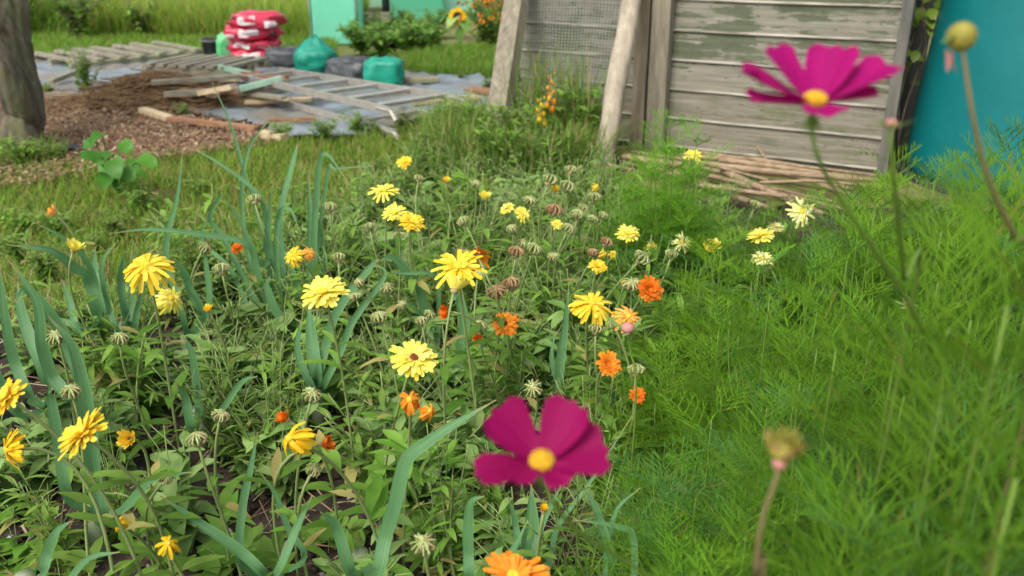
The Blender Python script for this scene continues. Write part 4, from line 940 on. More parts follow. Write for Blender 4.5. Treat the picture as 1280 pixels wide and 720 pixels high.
leek((775, 790), [([(769, 712), (750, 650), (730, 605)], 1.25, 1.25, 14), ([(790, 740), (792, 673), (769, 658), (718, 650)], 1.22, 1.2, 11), ([(760, 740), (758, 700), (770, 640), (800, 610)], 1.25, 1.25, 9)], 'thin bladed leek on the soil below the feathery cosmos')
leek((48, 790), [([(50, 720), (60, 690), (72, 665), (90, 651)], 1.2, 1.15, 17), ([(70, 740), (110, 700), (150, 690)], 1.2, 1.15, 12)], 'leek with a short pale shiny blade on bare front soil')
leek((335, 790), [([(330, 720), (300, 690), (250, 655), (200, 620)], 1.25, 1.2, 17), ([(300, 700), (303, 634), (312, 590), (322, 540)], 1.3, 1.3, 13), ([(345, 720), (372, 660), (390, 620)], 1.25, 1.25, 14), ([(380, 700), (360, 660), (345, 620), (325, 590)], 1.3, 1.25, 9)], 'leek with a wide blade sprawling across the front soil')
leek((255, 570), [([(250, 520), (246, 480), (240, 440), (228, 420)], 1.75, 1.7, 13), ([(270, 520), (300, 480), (322, 470)], 1.7, 1.65, 10), ([(240, 540), (232, 500), (220, 478)], 1.7, 1.65, 14)], 'leek half hidden among seed heads in the middle left bed')
leek((800, 540), [([(830, 480), (815, 460), (795, 448)], 1.8, 1.75, 11), ([(800, 500), (770, 500), (745, 495)], 1.8, 1.75, 10)], 'small leek with two low blades beside the feathery cosmos')

# ================================================================== MARIGOLDS
def frame(N):
    N = N.normalized(); x = N.orthogonal().normalized(); return x, N.cross(x), N
def ray_petals(mb, c, N, n, Rr, w, elev, droop, jit, inner=.20, miss=0.0, rows=5):
    x, y, N = frame(N)
    for k in range(n):
        if random.random() < miss: continue
        a = 6.28319 * (k + random.uniform(-jit, jit)) / n
        rad = x * math.cos(a) + y * math.sin(a); e = elev + random.uniform(-.16, .16)
        d = (rad * math.cos(e) + N * math.sin(e)).normalized()
        L = Rr * (1 - inner) * random.uniform(.70, 1.12)
        s = d.cross(N); s = s.normalized() if s.length > 1e-5 else x; u = s.cross(d)
        vs = []; fs = []; tw = random.uniform(-.25, .25); dr = droop * random.uniform(.5, 1.4)
        for i in range(rows + 1):
            q = i / rows; p = c + rad * (Rr * inner) + d * (L * q) - u * (L * dr * q * q)
            ww = w * .5 * (.62 + .75 * q - .35 * q * q) * (1 if i < rows else .80)
            ss = s * math.cos(tw * q) + u * math.sin(tw * q); uu = u
            nd = d * (L * .05) if i == rows else Vector((0, 0, 0))
            vs += [p - ss * ww + uu * (ww * .28), p + nd, p + ss * ww + uu * (ww * .28)]
        for i in range(rows): b = i * 3; fs += [(b, b + 1, b + 4, b + 3), (b + 1, b + 2, b + 5, b + 4)]
        mb.add(vs, fs)
def stem_path(root, c, N, L):
    return bez(root, root + Vector((0, 0, max(.08, L * .45))), c - N * max(.05, L * .28), c - N * .004, 12)
def stem_leaves(ml, pts, n, L, w, lo=.1, hi=.75):
    for k in range(n):
        f = random.uniform(lo, hi) * 12; i = int(f); p = pts[i].lerp(pts[i + 1], f - i); a = random.uniform(0, 6.28)
        s_ = random.uniform(.7, 1.1) * (1.15 - .5 * f / 12)
        leaf(ml, p, Vector((math.cos(a), math.sin(a), random.uniform(.1, .9))), Vector((0, 0, 1)), L * s_, w * s_, random.uniform(.1, .6), .25, 5, wave=.07)
def calyx(mb, c, N, r):
    x, y, N = frame(N); vs = []; n = 12
    for j, (rr, h) in enumerate(((.12, -.75), (.55, -.55), (.72, -.15), (.62, .10))):
        for k in range(n):
            a = 6.28319 * k / n; sp_ = .25 if (j == 3 and k % 2) else 0
            vs.append(c + (x * math.cos(a) + y * math.sin(a)) * (rr * r) + N * (h * r + sp_ * r))
    fs = [(j * n + k, j * n + (k + 1) % n, (j + 1) * n + (k + 1) % n, (j + 1) * n + k) for j in range(3) for k in range(n)]
    mb.add(vs, fs)
def nvec(tau, az):
    t_, a = R_(tau), R_(az); return Vector((math.sin(t_) * math.sin(a), -math.sin(t_) * math.cos(a), math.cos(t_)))
def rootof(c, d, N=None):
    back = .05 + .10 * random.random()
    dx = -N.x * .12 if N is not None else 0
    return Vector((c.x + dx + random.uniform(-.06, .06), c.y + back * .6 + random.uniform(-.03, .06), 0.0))
def marigold(px, py, wpx, d, pet, disc, tau, az, style, label):
    c = P(px, py, d); Rr = wpx * d / FPX * .5; tau += random.uniform(-9, 9); az += random.uniform(-25, 25); N = nvec(tau, az); rt = rootof(c, d, N)
    t = thing('marigold', label, 'marigold', rt, 'marigolds in the flower bed')
    mp_ = MB()
    if style == 'open':
        ray_petals(mp_, c, N, 27, Rr, Rr * .20, .10, .15, .35); ray_petals(mp_, c + N * .002, N, 19, Rr * .88, Rr * .20, .34, .15, .4)
        ray_petals(mp_, c + N * .004, N, 15, Rr * .64, Rr * .17, .62, .1, .4)
    elif style == 'star':
        ray_petals(mp_, c, N, 17, Rr * 1.08, Rr * .19, .05, .25, .6, miss=.12); ray_petals(mp_, c + N * .002, N, 15, Rr * .8, Rr * .18, .35, .3, .6); ray_petals(mp_, c + N * .003, N, 10, Rr * .5, Rr * .16, .7, .2, .6)
    elif style == 'droop':
        ray_petals(mp_, c, N, 19, Rr * 1.1, Rr * .20, -.15, .55, .5); ray_petals(mp_, c + N * .002, N, 17, Rr * .95, Rr * .19, .15, .6, .5); ray_petals(mp_, c + N * .003, N, 11, Rr * .6, Rr * .17, .45, .4, .5)
    elif style == 'wilt':
        ray_petals(mp_, c, N, 14, Rr * 1.25, Rr * .27, -.75, .45, .5, inner=.16); ray_petals(mp_, c + N * .003, N, 10, Rr * 1.05, Rr * .26, -.2, .8, .5, inner=.14)
    elif style == 'pompom':
        for (k, e, f) in ((20, .0, 1), (18, .3, .9), (15, .6, .75), (12, .9, .58), (8, 1.2, .4)): ray_petals(mp_, c + N * (.001 * k / 5), N, k, Rr * f, Rr * .26, e, .12, .3, rows=3)
    elif style == 'half':
        ray_petals(mp_, c, N, 16, Rr * 1.3, Rr * .36, .85, -.1, .3, inner=.25); ray_petals(mp_, c, N, 12, Rr * 1.15, Rr * .34, 1.1, -.1, .3, inner=.18)
    mp_.build('petals', pet, t)
    md = MB(); x, y, N = frame(N); vs = []; nn = 12; rr = Rr * .22
    if style != 'half':
        for j, (q, h) in enumerate(((1, .0), (.85, .38), (.5, .58), (.05, .52))):
            for k in range(nn): vs.append(c + (x * math.cos(.5236 * k) + y * math.sin(.5236 * k)) * (rr * q * random.uniform(.9, 1.1)) + N * (rr * h + .003))
        md.add(vs, [(j * nn + k, j * nn + (k + 1) % nn, (j + 1) * nn + (k + 1) % nn, (j + 1) * nn + k) for j in range(3) for k in range(nn)]); md.build('disc', disc, t)
    mc = MB(); calyx(mc, c - N * .001, N, max(.006, Rr * .42)); mc.build('calyx', 'mat_seed', t)
    L = (c - rt).length; pts = stem_path(rt, c, N, L); ms = MB(); tube(ms, pts, .0029, .0022, 6); ms.build('stem', 'mat_stem', t)
    ml = MB(); stem_leaves(ml, pts, 9, .075, .022); ml.build('leaves', 'mat_leaf', t)
    return t
Yd, Ed, Od = 'mat_yellow_disc', 'mat_eye', 'mat_deep_orange'
FL = [
 (183, 333, 60, 1.50, 'mat_yellow', Yd, 26, 10, 'droop', 'yellow marigold with drooping rays above the short leek'),
 (213, 373, 36, 1.75, 'mat_lemon', Yd, 62, 60, 'droop', 'small sideways yellow marigold under the drooping rayed one'),
 (405, 366, 60, 1.42, 'mat_lemon', Yd, 22, -15, 'open', 'pale lemon marigold spread wide before straight leek blades'),
 (105, 543, 76, 1.10, 'mat_yellow', Yd, 30, -75, 'open', 'large yellow marigold tilted sideways over the bare soil'),
 (10, 497, 56, 1.10, 'mat_yellow', Yd, 32, -75, 'open', 'yellow marigold seen edge on at the very photo edge'),
 (12, 562, 48, 1.12, 'mat_gold', Yd, 80, -50, 'droop', 'golden ragged marigold hanging low at the photo edge'),
 (162, 548, 26, 1.35, 'mat_yellow', Yd, 50, -20, 'half', 'small half closed yellow marigold right of tilted large one'),
 (364, 548, 50, 1.15, 'mat_gold', Yd, 50, -30, 'wilt', 'golden wilted marigold with long hanging petals'),
 (210, 680, 34, 1.20, 'mat_gold', Yd, 40, 50, 'wilt', 'crumpled golden marigold lowest in the front soil area'),
 (149, 655, 22, 1.30, 'mat_gold', Yd, 40, 20, 'wilt', 'tiny shrivelled golden marigold behind the lowest crumpled one'),
 (517, 449, 60, 1.35, 'mat_lemon', Ed, 34, 32, 'open', 'lemon marigold with a dark red eye'),
 (573, 334, 64, 1.55, 'mat_yellow', Yd, 22, 5, 'star', 'large yellow star shaped marigold with long thin rays'),
 (596, 318, 34, 1.70, 'mat_orange', Od, 60, -160, 'droop', 'faded orange marigold tucked behind the large star one'),
 (568, 362, 34, 1.52, 'mat_lemon', Yd, 45, 180, 'half', 'closing lemon marigold just under the large star one'),
 (515, 278, 34, 1.95, 'mat_yellow', Yd, 30, 30, 'open', 'yellow marigold at the front of a touching far pair'),
 (494, 266, 32, 2.00, 'mat_lemon', Yd, 25, -10, 'open', 'lemon marigold at the back of a touching far pair'),
 (479, 239, 36, 2.15, 'mat_lemon', Yd, 25, -20, 'star', 'thin rayed lemon marigold above the touching far pair'),
 (506, 204, 20, 2.60, 'mat_yellow', Yd, 40, 0, 'pompom', 'round yellow marigold farthest up towards the lawn'),
 (558, 227, 11, 2.55, 'mat_yellow', Yd, 20, 0, 'half', 'tiny yellow marigold bud below the farthest round bloom'),
 (607, 248, 17, 2.30, 'mat_lemon', Yd, 25, 0, 'half', 'half open yellow marigold alone between pairs'),
 (634, 261, 20, 2.20, 'mat_lemon', Yd, 40, -40, 'open', 'left small bloom of the lemon yellow middle pair'),
 (653, 267, 22, 2.18, 'mat_lemon', Yd, 55, 40, 'star', 'right small bloom of the lemon yellow middle pair'),
 (740, 380, 52, 1.65, 'mat_yellow', Yd, 30, 15, 'droop', 'golden yellow marigold with spidery drooping rays by the cosmos'),
 (785, 396, 36, 1.62, 'mat_apricot', Yd, 42, 10, 'droop', 'apricot marigold behind the small pink cosmos bud'),
 (812, 362, 34, 1.85, 'mat_deep_orange', Od, 62, -5, 'pompom', 'deep orange pompom marigold against the feathery cosmos'),
 (632, 405, 34, 1.70, 'mat_orange', Ed, 58, -10, 'open', 'orange marigold with a dark eye in the middle bed'),
 (561, 390, 22, 1.72, 'mat_deep_orange', Od, 70, -70, 'half', 'narrow orange marigold seen from the side beside pale blade'),
 (760, 456, 34, 1.55, 'mat_orange', Od, 48, 5, 'pompom', 'bright orange pompom marigold alone above the leek leaves'),
 (512, 500, 34, 1.28, 'mat_orange', Yd, 40, -20, 'wilt', 'larger drooping orange marigold below the red eyed lemon one'),
 (537, 514, 26, 1.28, 'mat_orange', Yd, 50, 40, 'wilt', 'smaller drooping orange marigold touching the larger drooping one'),
 (358, 524, 22, 1.30, 'mat_deep_orange', Od, 50, -40, 'half', 'small red orange marigold behind the golden wilted one'),
 (404, 555, 26, 1.20, 'mat_deep_orange', Od, 70, 60, 'half', 'orange brown marigold right beside the golden wilted one'),
 (366, 320, 26, 1.95, 'mat_yellow', Yd, 50, -20, 'droop', 'yellow marigold of the small pair before straight leek'),
 (387, 317, 18, 2.00, 'mat_apricot', Yd, 50, 40, 'droop', 'apricot marigold of the small pair before straight leek'),
 (297, 311, 17, 2.15, 'mat_deep_orange', Od, 30, 0, 'pompom', 'small deep orange marigold among the tangled leek blades'),
 (747, 334, 24, 1.95, 'mat_yellow', Yd, 35, 0, 'pompom', 'domed yellow marigold above the spidery golden one'),
 (785, 292, 30, 2.20, 'mat_lemon', Yd, 15, 0, 'open', 'neat lemon marigold leftmost along the cosmos edge'),
 (853, 303, 26, 2.20, 'mat_pale', Yd, 60, 40, 'star', 'twisted pale lemon marigold behind a cosmos stem'),
 (815, 309, 18, 2.25, 'mat_lemon', Yd, 40, 0, 'star', 'small faint lemon marigold between two along cosmos edge'),
 (890, 311, 24, 2.15, 'mat_lemon', Yd, 35, -20, 'half', 'cupped yellow marigold sunk in cosmos leaves'),
 (951, 295, 34, 2.05, 'mat_lemon', Yd, 12, -60, 'open', 'larger bloom of the far lemon pair in cosmos leaves'),
 (970, 285, 22, 2.15, 'mat_pale', Yd, 15, 20, 'open', 'smaller whiter bloom of the far pair in cosmos leaves'),
 (953, 324, 30, 2.00, 'mat_pale', Yd, 18, 5, 'open', 'creamy white marigold below the far lemon pair'),
 (1002, 265, 36, 2.10, 'mat_pale', Yd, 55, 0, 'star', 'pale cream marigold facing out near the brushwood sticks'),
 (867, 194, 24, 2.55, 'mat_lemon', Yd, 25, 0, 'star', 'lemon marigold on the highest feathery tuft by the shed'),
 (797, 495, 22, 1.50, 'mat_deep_orange', Od, 40, 0, 'pompom', 'small orange marigold low beside the small cosmos side leek'),
 (642, 722, 84, .92, 'mat_orange', Yd, 20, 0, 'open', 'big light orange marigold cut off by the bottom edge'),
 (599, 424, 15, 1.75, 'mat_deep_orange', Od, 60, 0, 'half', 'tiny orange marigold left of the dark eyed orange one'),
 (756, 317, 14, 2.05, 'mat_yellow', Yd, 50, 60, 'wilt', 'tiny wilted yellow marigold above the domed yellow one'),
 (780, 357, 13, 1.95, 'mat_yellow', Yd, 30, 0, 'half', 'tiny yellow marigold left of the deep orange pompom'),
 (92, 312, 24, 1.75, 'mat_lemon', Yd, 35, 70, 'half', 'closed yellowish marigold among blades arching to the edge'),
 (68, 267, 18, 2.40, 'mat_apricot', Yd, 40, -60, 'half', 'peach coloured closing marigold out over the lawn'),
 (261, 388, 14, 1.80, 'mat_yellow', Yd, 30, 0, 'half', 'small yellow marigold bud left of the pale lemon bloom'),
 (680, 637, 13, 1.10, 'mat_gold', Yd, 20, 0, 'half', 'tiny golden marigold bud right under the near magenta flower'),
 (746, 232, 13, 2.40, 'mat_yellow', Yd, 40, 60, 'wilt', 'tiny yellow marigold among seed heads by the leaning pole'),
 (691, 237, 13, 2.40, 'mat_yellow', Yd, 60, 60, 'half', 'thin yellow marigold petal tuft beside far seed heads'),
 (697, 280, 16, 2.15, 'mat_lemon', Yd, 40, 10, 'star', 'small ragged lemon marigold below a brown seed head'),
 (768, 316, 14, 2.10, 'mat_yellow', Yd, 40, 40, 'wilt', 'small crooked yellow marigold right of the tiny wilted one'),
]
random.seed(33)
for f in FL: marigold(*f)
# ---------------- seed heads
def seedhead(px, py, wpx, d, brown, tau, az, label):
    c = P(px, py, d); Rr = wpx * d / FPX * .5; N = nvec(tau, az); rt = rootof(c, d, N); x, y, N = frame(N)
    t = thing('seed_head', label, 'seed head', rt, 'spent seed heads in the bed')
    mb = MB()
    for ring, (n, r0, e0) in enumerate(((11, .42, .15), (9, .28, .7), (5, .1, 1.2))):
        for k in range(n):
            a = 6.28319 * (k + random.uniform(-.3, .3)) / n; rad = x * math.cos(a) + y * math.sin(a)
            p0 = c + rad * (Rr * r0 * .6); e = e0
            pts = [p0, p0 + (rad * math.cos(e) + N * math.sin(e)) * (Rr * .5), p0 + (rad * math.cos(e + .5) + N * math.sin(e + .5)) * (Rr * .85), p0 + (rad * math.cos(e + 1.3) * .7 + N * math.sin(e + 1.0)) * (Rr * .95)]
            tube(mb, pts, Rr * .15, Rr * .06, 5)
    mb.build('seeds', 'mat_seed_brown' if brown else 'mat_seed', t)
    mc = MB(); calyx(mc, c, N, Rr * .62); mc.build('calyx', 'mat_seed', t)
    pts = stem_path(rt, c, N, (c - rt).length); ms = MB(); tube(ms, pts, .0030, .0021, 6); ms.build('stem', 'mat_stem', t)
    ml = MB(); stem_leaves(ml, pts, 7, .07, .02); ml.build('leaves', 'mat_leaf', t)
SH = [(72, 425, 26, 1.45, 0, 'pale seed head on the broad leaved leek at the edge'), (150, 427, 24, 1.6, 0, 'small green seed head leaning above the bare soil patch'), (90, 493, 26, 1.25, 0, 'seed head just above the large tilted yellow marigold'), (275, 523, 24, 1.3, 0, 'upper seed head of the close pair left of golden wilted bloom'),
      (247, 553, 28, 1.25, 0, 'lower seed head of the close pair left of golden wilted bloom'), (389, 497, 26, 1.3, 0, 'cream seed head above the golden wilted marigold'), (318, 252, 19, 2.2, 0, 'flat pale seed head among the tallest leek blades'), (254, 312, 20, 2.1, 0, 'flat seed head left of the deep orange small marigold'),
      (277, 339, 22, 2.0, 0, 'nodding green seed head under the tangled leek blades'), (412, 262, 20, 2.2, 0, 'flat seed head right of the tall straight leek'), (475, 400, 24, 1.75, 0, 'brownish green seed head above the red eyed lemon marigold'), (527, 404, 18, 1.7, 0, 'seed head between red eyed lemon bloom and star bloom'),
      (600, 410, 20, 1.8, 0, 'green seed head between the two middle orange marigolds'), (622, 368, 26, 1.75, 1, 'left curled brown seed head of the central brown cluster'), (640, 358, 26, 1.78, 1, 'right curled brown seed head of the central brown cluster'), (686, 228, 22, 2.35, 0, 'flat topped seed head of the far group by the leaning pole'),
      (713, 215, 18, 2.45, 0, 'topmost seed head of the far group by the leaning pole'), (708, 236, 22, 2.4, 0, 'broad low seed head of the far group by the leaning pole'), (743, 250, 20, 2.35, 0, 'lone green seed head below the leaning pole'), (645, 318, 22, 1.95, 1, 'brown seed head right of the large star marigold'),
      (666, 314, 22, 1.95, 0, 'green ringed seed head with orange middle behind brown one'), (692, 266, 24, 2.2, 1, 'dark brown seed head over the ragged lemon marigold'), (710, 288, 18, 2.1, 0, 'green seed head right of the ragged lemon marigold'), (800, 325, 24, 2.05, 0, 'nodding seed head above the deep orange pompom'),
      (745, 414, 22, 1.65, 0, 'green seed head under the spidery golden marigold'), (768, 408, 20, 1.65, 0, 'seed head left of the apricot marigold'), (530, 684, 34, 1.0, 0, 'large brown green seed head left of the big light orange bloom'), (795, 466, 24, 1.55, 0, 'seed head right of the lone bright orange pompom'),
      (668, 488, 26, 1.5, 0, 'pale seed head above the near magenta flower'), (943, 258, 16, 2.35, 0, 'pale seed head on a bent straw stalk near the brushwood'), (640, 288, 16, 2.1, 0, 'small green seed head under the lemon yellow middle pair'), (757, 305, 18, 2.1, 1, 'brown seed head left of the neat lemon marigold'),
      (741, 318, 16, 2.05, 1, 'small brown seed head over the domed yellow marigold'), (536, 395, 16, 1.75, 0, 'small seed head left of the side seen orange marigold'), (390, 590, 22, 1.2, 0, 'green seed head below the orange brown marigold'), (728, 262, 15, 2.3, 0, 'small pale seed head between the far group and lone one'),
      (462, 285, 15, 2.1, 0, 'small seed head left of the touching far pair'), (595, 232, 14, 2.4, 0, 'small seed head above the half open yellow marigold'), (423, 324, 18, 1.95, 0, 'green seed head right of the small yellow and apricot pair'), (205, 600, 20, 1.3, 0, 'seed head above the lowest crumpled marigold'),
      (963, 335, 14, 2.0, 1, 'red brown seed head beside the creamy white marigold'), (450, 355, 16, 1.8, 0, 'small seed head right of the pale lemon marigold')]
random.seed(44)
for (px, py, w, d, br, lb) in SH: seedhead(px, py, w, d, br, random.uniform(5, 45), random.uniform(-180, 180), lb)

random.seed(46)
heads = [o for o in bpy.data.objects if o.parent is None and o.name.startswith('seed_head') and any(c_.name.startswith('seeds') and c_.data.materials[0].name == 'mat_seed' for c_ in o.children)]
for k in range(16):
    src = random.choice(heads); px = random.uniform(470, 800); py = random.uniform(225, 400); d = 2.45 - (py - 225) / 175 * .75
    p = P(px, py, d); h0 = max((src.matrix_world @ c_.matrix_basis @ Vector(v)).z for c_ in src.children if c_.name.startswith('seeds') for v in c_.bound_box) - 0
    zs = max(.3, p.z / max(.05, max(v[2] for c_ in src.children if c_.name.startswith('seeds') for v in c_.bound_box)))
    dup(src, (p.x, p.y, 0), random.uniform(0, 6.28), (1, 1, min(1.5, zs)), 'small pale seed head on a thin stalk in the crowded middle of the bed', 'small seed heads crowding the middle of the bed')
# ================================================================== FILLER FOLIAGE OF THE BED
random.seed(51)
bedv = []
specs = [dict(h=.34, spread=.14, nst=8, nleaf=16, L=.075, w=.020, rseed=101, stem_r=.0024), dict(h=.26, spread=.15, nst=8, nleaf=14, L=.085, w=.032, rseed=102), dict(h=.40, spread=.13, nst=9, nleaf=14, L=.06, w=.015, rseed=103, stem_r=.0022), dict(h=.22, spread=.14, nst=6, nleaf=9, L=.10, w=.040, rseed=104), dict(h=.36, spread=.19, nst=9, nleaf=7, L=.05, w=.009, rseed=105, stem_r=.002)]
zones = [('front', 0, 1.75), ('middle', 1.75, 2.5), ('back', 2.5, 9)]
for k, s_ in enumerate(specs):
    bedv.append(leafy_thing('marigold_plant', 'x', 'plant', 'flowerless plants filling the bed', s_, 'mat_leaf_pale' if k in (1, 3) else 'mat_leaf', 'mat_stem'))
fill = sample_poly([(-1.45, 1.05), (-1.15, 2.2), g2(230, 385), g2(430, 318), g2(485, 270), g2(600, 250), g2(745, 268), g2(830, 290), (.75, 2.6), (.45, 1.8), (.35, 1.1)], 285, lambda x, y: (1.0 if y > 1.75 else .8 if y > 1.45 else .40) * (1 if x > -.75 or y < 1.6 else .6))
lab = {'front': 'low leafy plant without flowers on the dark front soil', 'middle': 'leafy plant without flowers crowded in the middle of bed', 'back': 'leafy plant without flowers at the back of bed near lawn'}
for k, (x, y) in enumerate(fill):
    zn = next(z for z, a, b in zones if a <= y < b); v = k % 5; s_ = random.uniform(.75, 1.1) * (1.0 if y > 1.9 else .85)
    if k < 5: o = bedv[k]; o.location = (x, y, 0.0); o['label'] = lab[zn]; o['group'] = 'flowerless plants, %s of bed' % zn
    else: dup(bedv[v], (x, y, 0), random.uniform(0, 6.28), (s_, s_, s_), lab[zn], 'flowerless plants, %s of bed' % zn, (random.uniform(-.25, .25), random.uniform(-.25, .25)))
# small round leaved weeds on the front soil
rw = leafy_thing('round_leaved_weed', 'round leaved green weed on the dark soil', 'weed', 'round leaved weeds on the front soil', dict(h=.09, spread=.09, nst=6, nleaf=3, L=.06, w=.045, rseed=111, top=1.0, stem_r=.0015), 'mat_shrub', 'mat_stem', loc=G(560, 690)[:])
for (px, py, s_) in ((548, 640, 1.2), (20, 712, 1.0), (580, 712, 1.0), (420, 690, .9), (300, 720, 1.0), (470, 610, 1.0), (180, 520, .9), (110, 430, .8)): dup(rw, G(px, py)[:], random.uniform(0, 6), (s_, s_, s_))

# ================================================================== COSMOS
def frond(mb, base, d, up, L):
    d = d.normalized(); s = d.cross(up); s = s.normalized() if s.length > 1e-5 else d.orthogonal().normalized(); u = s.cross(d)
    dr = random.uniform(.05, .45); sw = random.uniform(-.12, .12)
    pts = [base + d * (L * q) - u * (L * dr * q * q) + s * (L * sw * q * q) for q in (0, .25, .5, .75, 1)]
    def thread(a, b, w):
        t_ = (b - a); sd_ = t_.cross(u + s * random.uniform(-.4, .4))
        if sd_.length < 1e-9: return
        sd_ = sd_.normalized() * w * .5
        m = a.lerp(b, .55) + u * random.uniform(.0, .09) * t_.length
        mb.add([a - sd_, a + sd_, m + sd_, m - sd_, b], [(0, 1, 2, 3), (3, 2, 4)])
    for i in range(4): thread(pts[i], pts[i + 1], .0018)
    n = 6
    for k in range(n):
        q = .20 + .78 * k / (n - 1); i = min(3, int(q * 4)); p = pts[i].lerp(pts[i + 1], q * 4 - i)
        for sg in (-1, 1):
            pl = L * .50 * math.sin(math.pi * (.26 + .62 * q)) * random.uniform(.85, 1.1) + .010
            dd = (d * random.uniform(.8, 1.1) + s * sg * random.uniform(.65, .85) + u * random.uniform(-.05, .25)).normalized(); e = p + dd * pl
            thread(p, e, .0014)
            for q2, sg2 in ((.28, 1), (.40, -1), (.58, 1), (.68, -1)):
                pp_ = p.lerp(e, q2); d3 = (dd + s * sg2 * random.uniform(.35, .55) + d * .25 + u * random.uniform(-.05, .2)).normalized(); thread(pp_, pp_ + d3 * pl * random.uniform(.36, .48), .0012)
def cosmos_plant(seed, h=.80):
    random.seed(seed); ms = MB(); mf = MB()
    for b in range(5):
        a = b * 1.05 + random.uniform(-.3, .3); hh = h * (1 if b == 0 else random.uniform(.55, .95)); rr = 0.0 if b == 0 else random.uniform(.07, .17)
        tip = Vector((rr * math.cos(a), rr * math.sin(a), hh)); b0 = Vector((0, 0, 0.0 if b == 0 else h * random.uniform(.05, .3)))
        pts = bez(b0, b0 + Vector((0, 0, hh * .3)) + tip * .05, Vector((tip.x, tip.y, hh * .65)), tip, 10); tube(ms, pts, .004 if b == 0 else .0028, .0014, 5)
        nn = 9
        for k in range(nn):
            f = (.22 + .78 * k / (nn - 1)) * 10; i = min(9, int(f)); p = pts[i].lerp(pts[i + 1], f - i); a2 = k * 1.57 + random.uniform(-.3, .3)
            for sg in (0, math.pi):
                frond(mf, p, Vector((math.cos(a2 + sg), math.sin(a2 + sg), random.uniform(.10, .65) + 1.0 * (k / nn) ** 3)), Vector((0, 0, 1)), random.uniform(.095, .145) * (1.1 - .25 * k / nn))
    return ms, mf
CL = 'feathery green cosmos plant without open flower in the dense patch'; CG = 'feathery cosmos plants'
cv = []
for k in range(3):
    t = thing('cosmos_plant', CL, 'cosmos', (0, 0, 0), CG); ms, mf = cosmos_plant(200 + k)
    ms.build('stem', 'mat_cosmos_stem', t, origin=(0, 0, 0)); mf.build('foliage', 'mat_fern_blue' if k == 2 else 'mat_fern', t, origin=(0, 0, 0)); cv.append(t)
CT = [(834, 180, 2.3), (805, 236, 2.4), (905, 245, 2.2), (955, 278, 2.1), (1010, 248, 2.05), (1060, 230, 2.0), (1110, 228, 1.95), (1170, 218, 1.9), (1230, 212, 1.9), (1285, 205, 1.85), (1345, 205, 1.8),
      (860, 300, 2.0), (900, 330, 1.8), (950, 325, 1.7), (1020, 300, 1.6), (1090, 285, 1.5), (1160, 262, 1.45), (1230, 245, 1.4), (1300, 232, 1.35),
      (840, 390, 1.75), (900, 400, 1.5), (960, 390, 1.4), (1030, 375, 1.3), (1100, 350, 1.2), (1170, 325, 1.15), (1245, 300, 1.1), (1330, 285, 1.05),
      (842, 470, 1.55), (890, 520, 1.25), (960, 500, 1.15), (1040, 470, 1.0), (1120, 440, .95), (1200, 410, .9), (1285, 380, .85), (1000, 610, .95), (1090, 590, .85), (1190, 550, .8), (1285, 520, .75), (870, 620, 1.15), (930, 690, .95), (840, 700, 1.1), (1290, 330, .62), (1240, 470, .55), (1300, 560, .5), (1180, 640, .6), (1250, 680, .5), (1080, 690, .68), (858, 200, 2.35), (842, 192, 2.2), (872, 215, 2.2), (796, 226, 2.25), (815, 212, 2.25), (1420, 230, 1.7), (1430, 300, 1.3), (1480, 250, 1.9), (1420, 420, 1.0), (1500, 330, 1.35), (1540, 240, 2.2), (1600, 300, 1.7), (1430, 225, 2.3), (1075, 242, 2.6), (1120, 238, 2.55), (1170, 226, 2.6), (1230, 222, 2.5), (1290, 214, 2.4), (1020, 262, 2.5), (975, 285, 2.4)]
YOUNG = ((842, 192), (872, 215), (796, 226), (858, 200), (815, 212), (1010, 248), (950, 325), (1100, 350), (900, 400))
def fresh(o):                                               # plants with young brighter growth
    for c_ in o.children:
        if c_.name.startswith('foliage'): c_.material_slots[0].link = 'OBJECT'; c_.material_slots[0].material = MATS['mat_fern_young']
random.seed(77)
for k, (px, py, d) in enumerate(CT):
    p = P(px, py, d); s_ = p.z / .80 * (1.06 if k % 3 == 0 else random.uniform(.84, 1.0)); sx = max(.80, min(1.0, s_)); 
    if k < 3: cv[k].location = (p.x, p.y, 0); cv[k].scale = (sx, sx, s_); cv[k].rotation_euler.z = random.uniform(0, 6)
    else:
        o = dup(cv[k % 3], (p.x, p.y, 0), random.uniform(0, 6.28), (sx, sx, s_))
        if (px, py) in YOUNG: fresh(o)
fresh(cv[0])
cv[0]['label'] = 'bright feathery cosmos tuft standing highest before the leaning pole and shed'
# flowers
def cpetal(mb, c, rad, N, L, w, elev, droop=.15, fold=.16, nu=8, nv=9):
    d = (rad * math.cos(elev) + N * math.sin(elev)).normalized(); s = d.cross(N).normalized(); u = s.cross(d)
    vs = []; ph = random.uniform(0, 6)
    for i in range(nv + 1):
        q = i / nv
        ww = w * .5 * (.16 + 1.25 * q ** .8 - .42 * q ** 3.5)
        for j in range(nu + 1):
            v = -1 + 2 * j / nu
            cut = 0
            if i == nv: cut = .045 * math.cos(v * 3 * math.pi) - .10 * abs(v) ** 3
            elif i == nv - 1: cut = -.05 * abs(v) ** 3
            lq = L * (q + cut)
            bend = -droop * L * q * q + fold * w * (abs(v) ** 1.5) * (.4 + .6 * q) + .02 * w * math.sin(v * 7 + ph) * q + .03 * w * math.sin(q * 6 + ph) * v
            vs.append(c + d * lq + s * (v * ww) + u * bend)
    m = nu + 1
    mb.add(vs, [(i * m + j, i * m + j + 1, (i + 1) * m + j + 1, (i + 1) * m + j) for i in range(nv) for j in range(nu)])
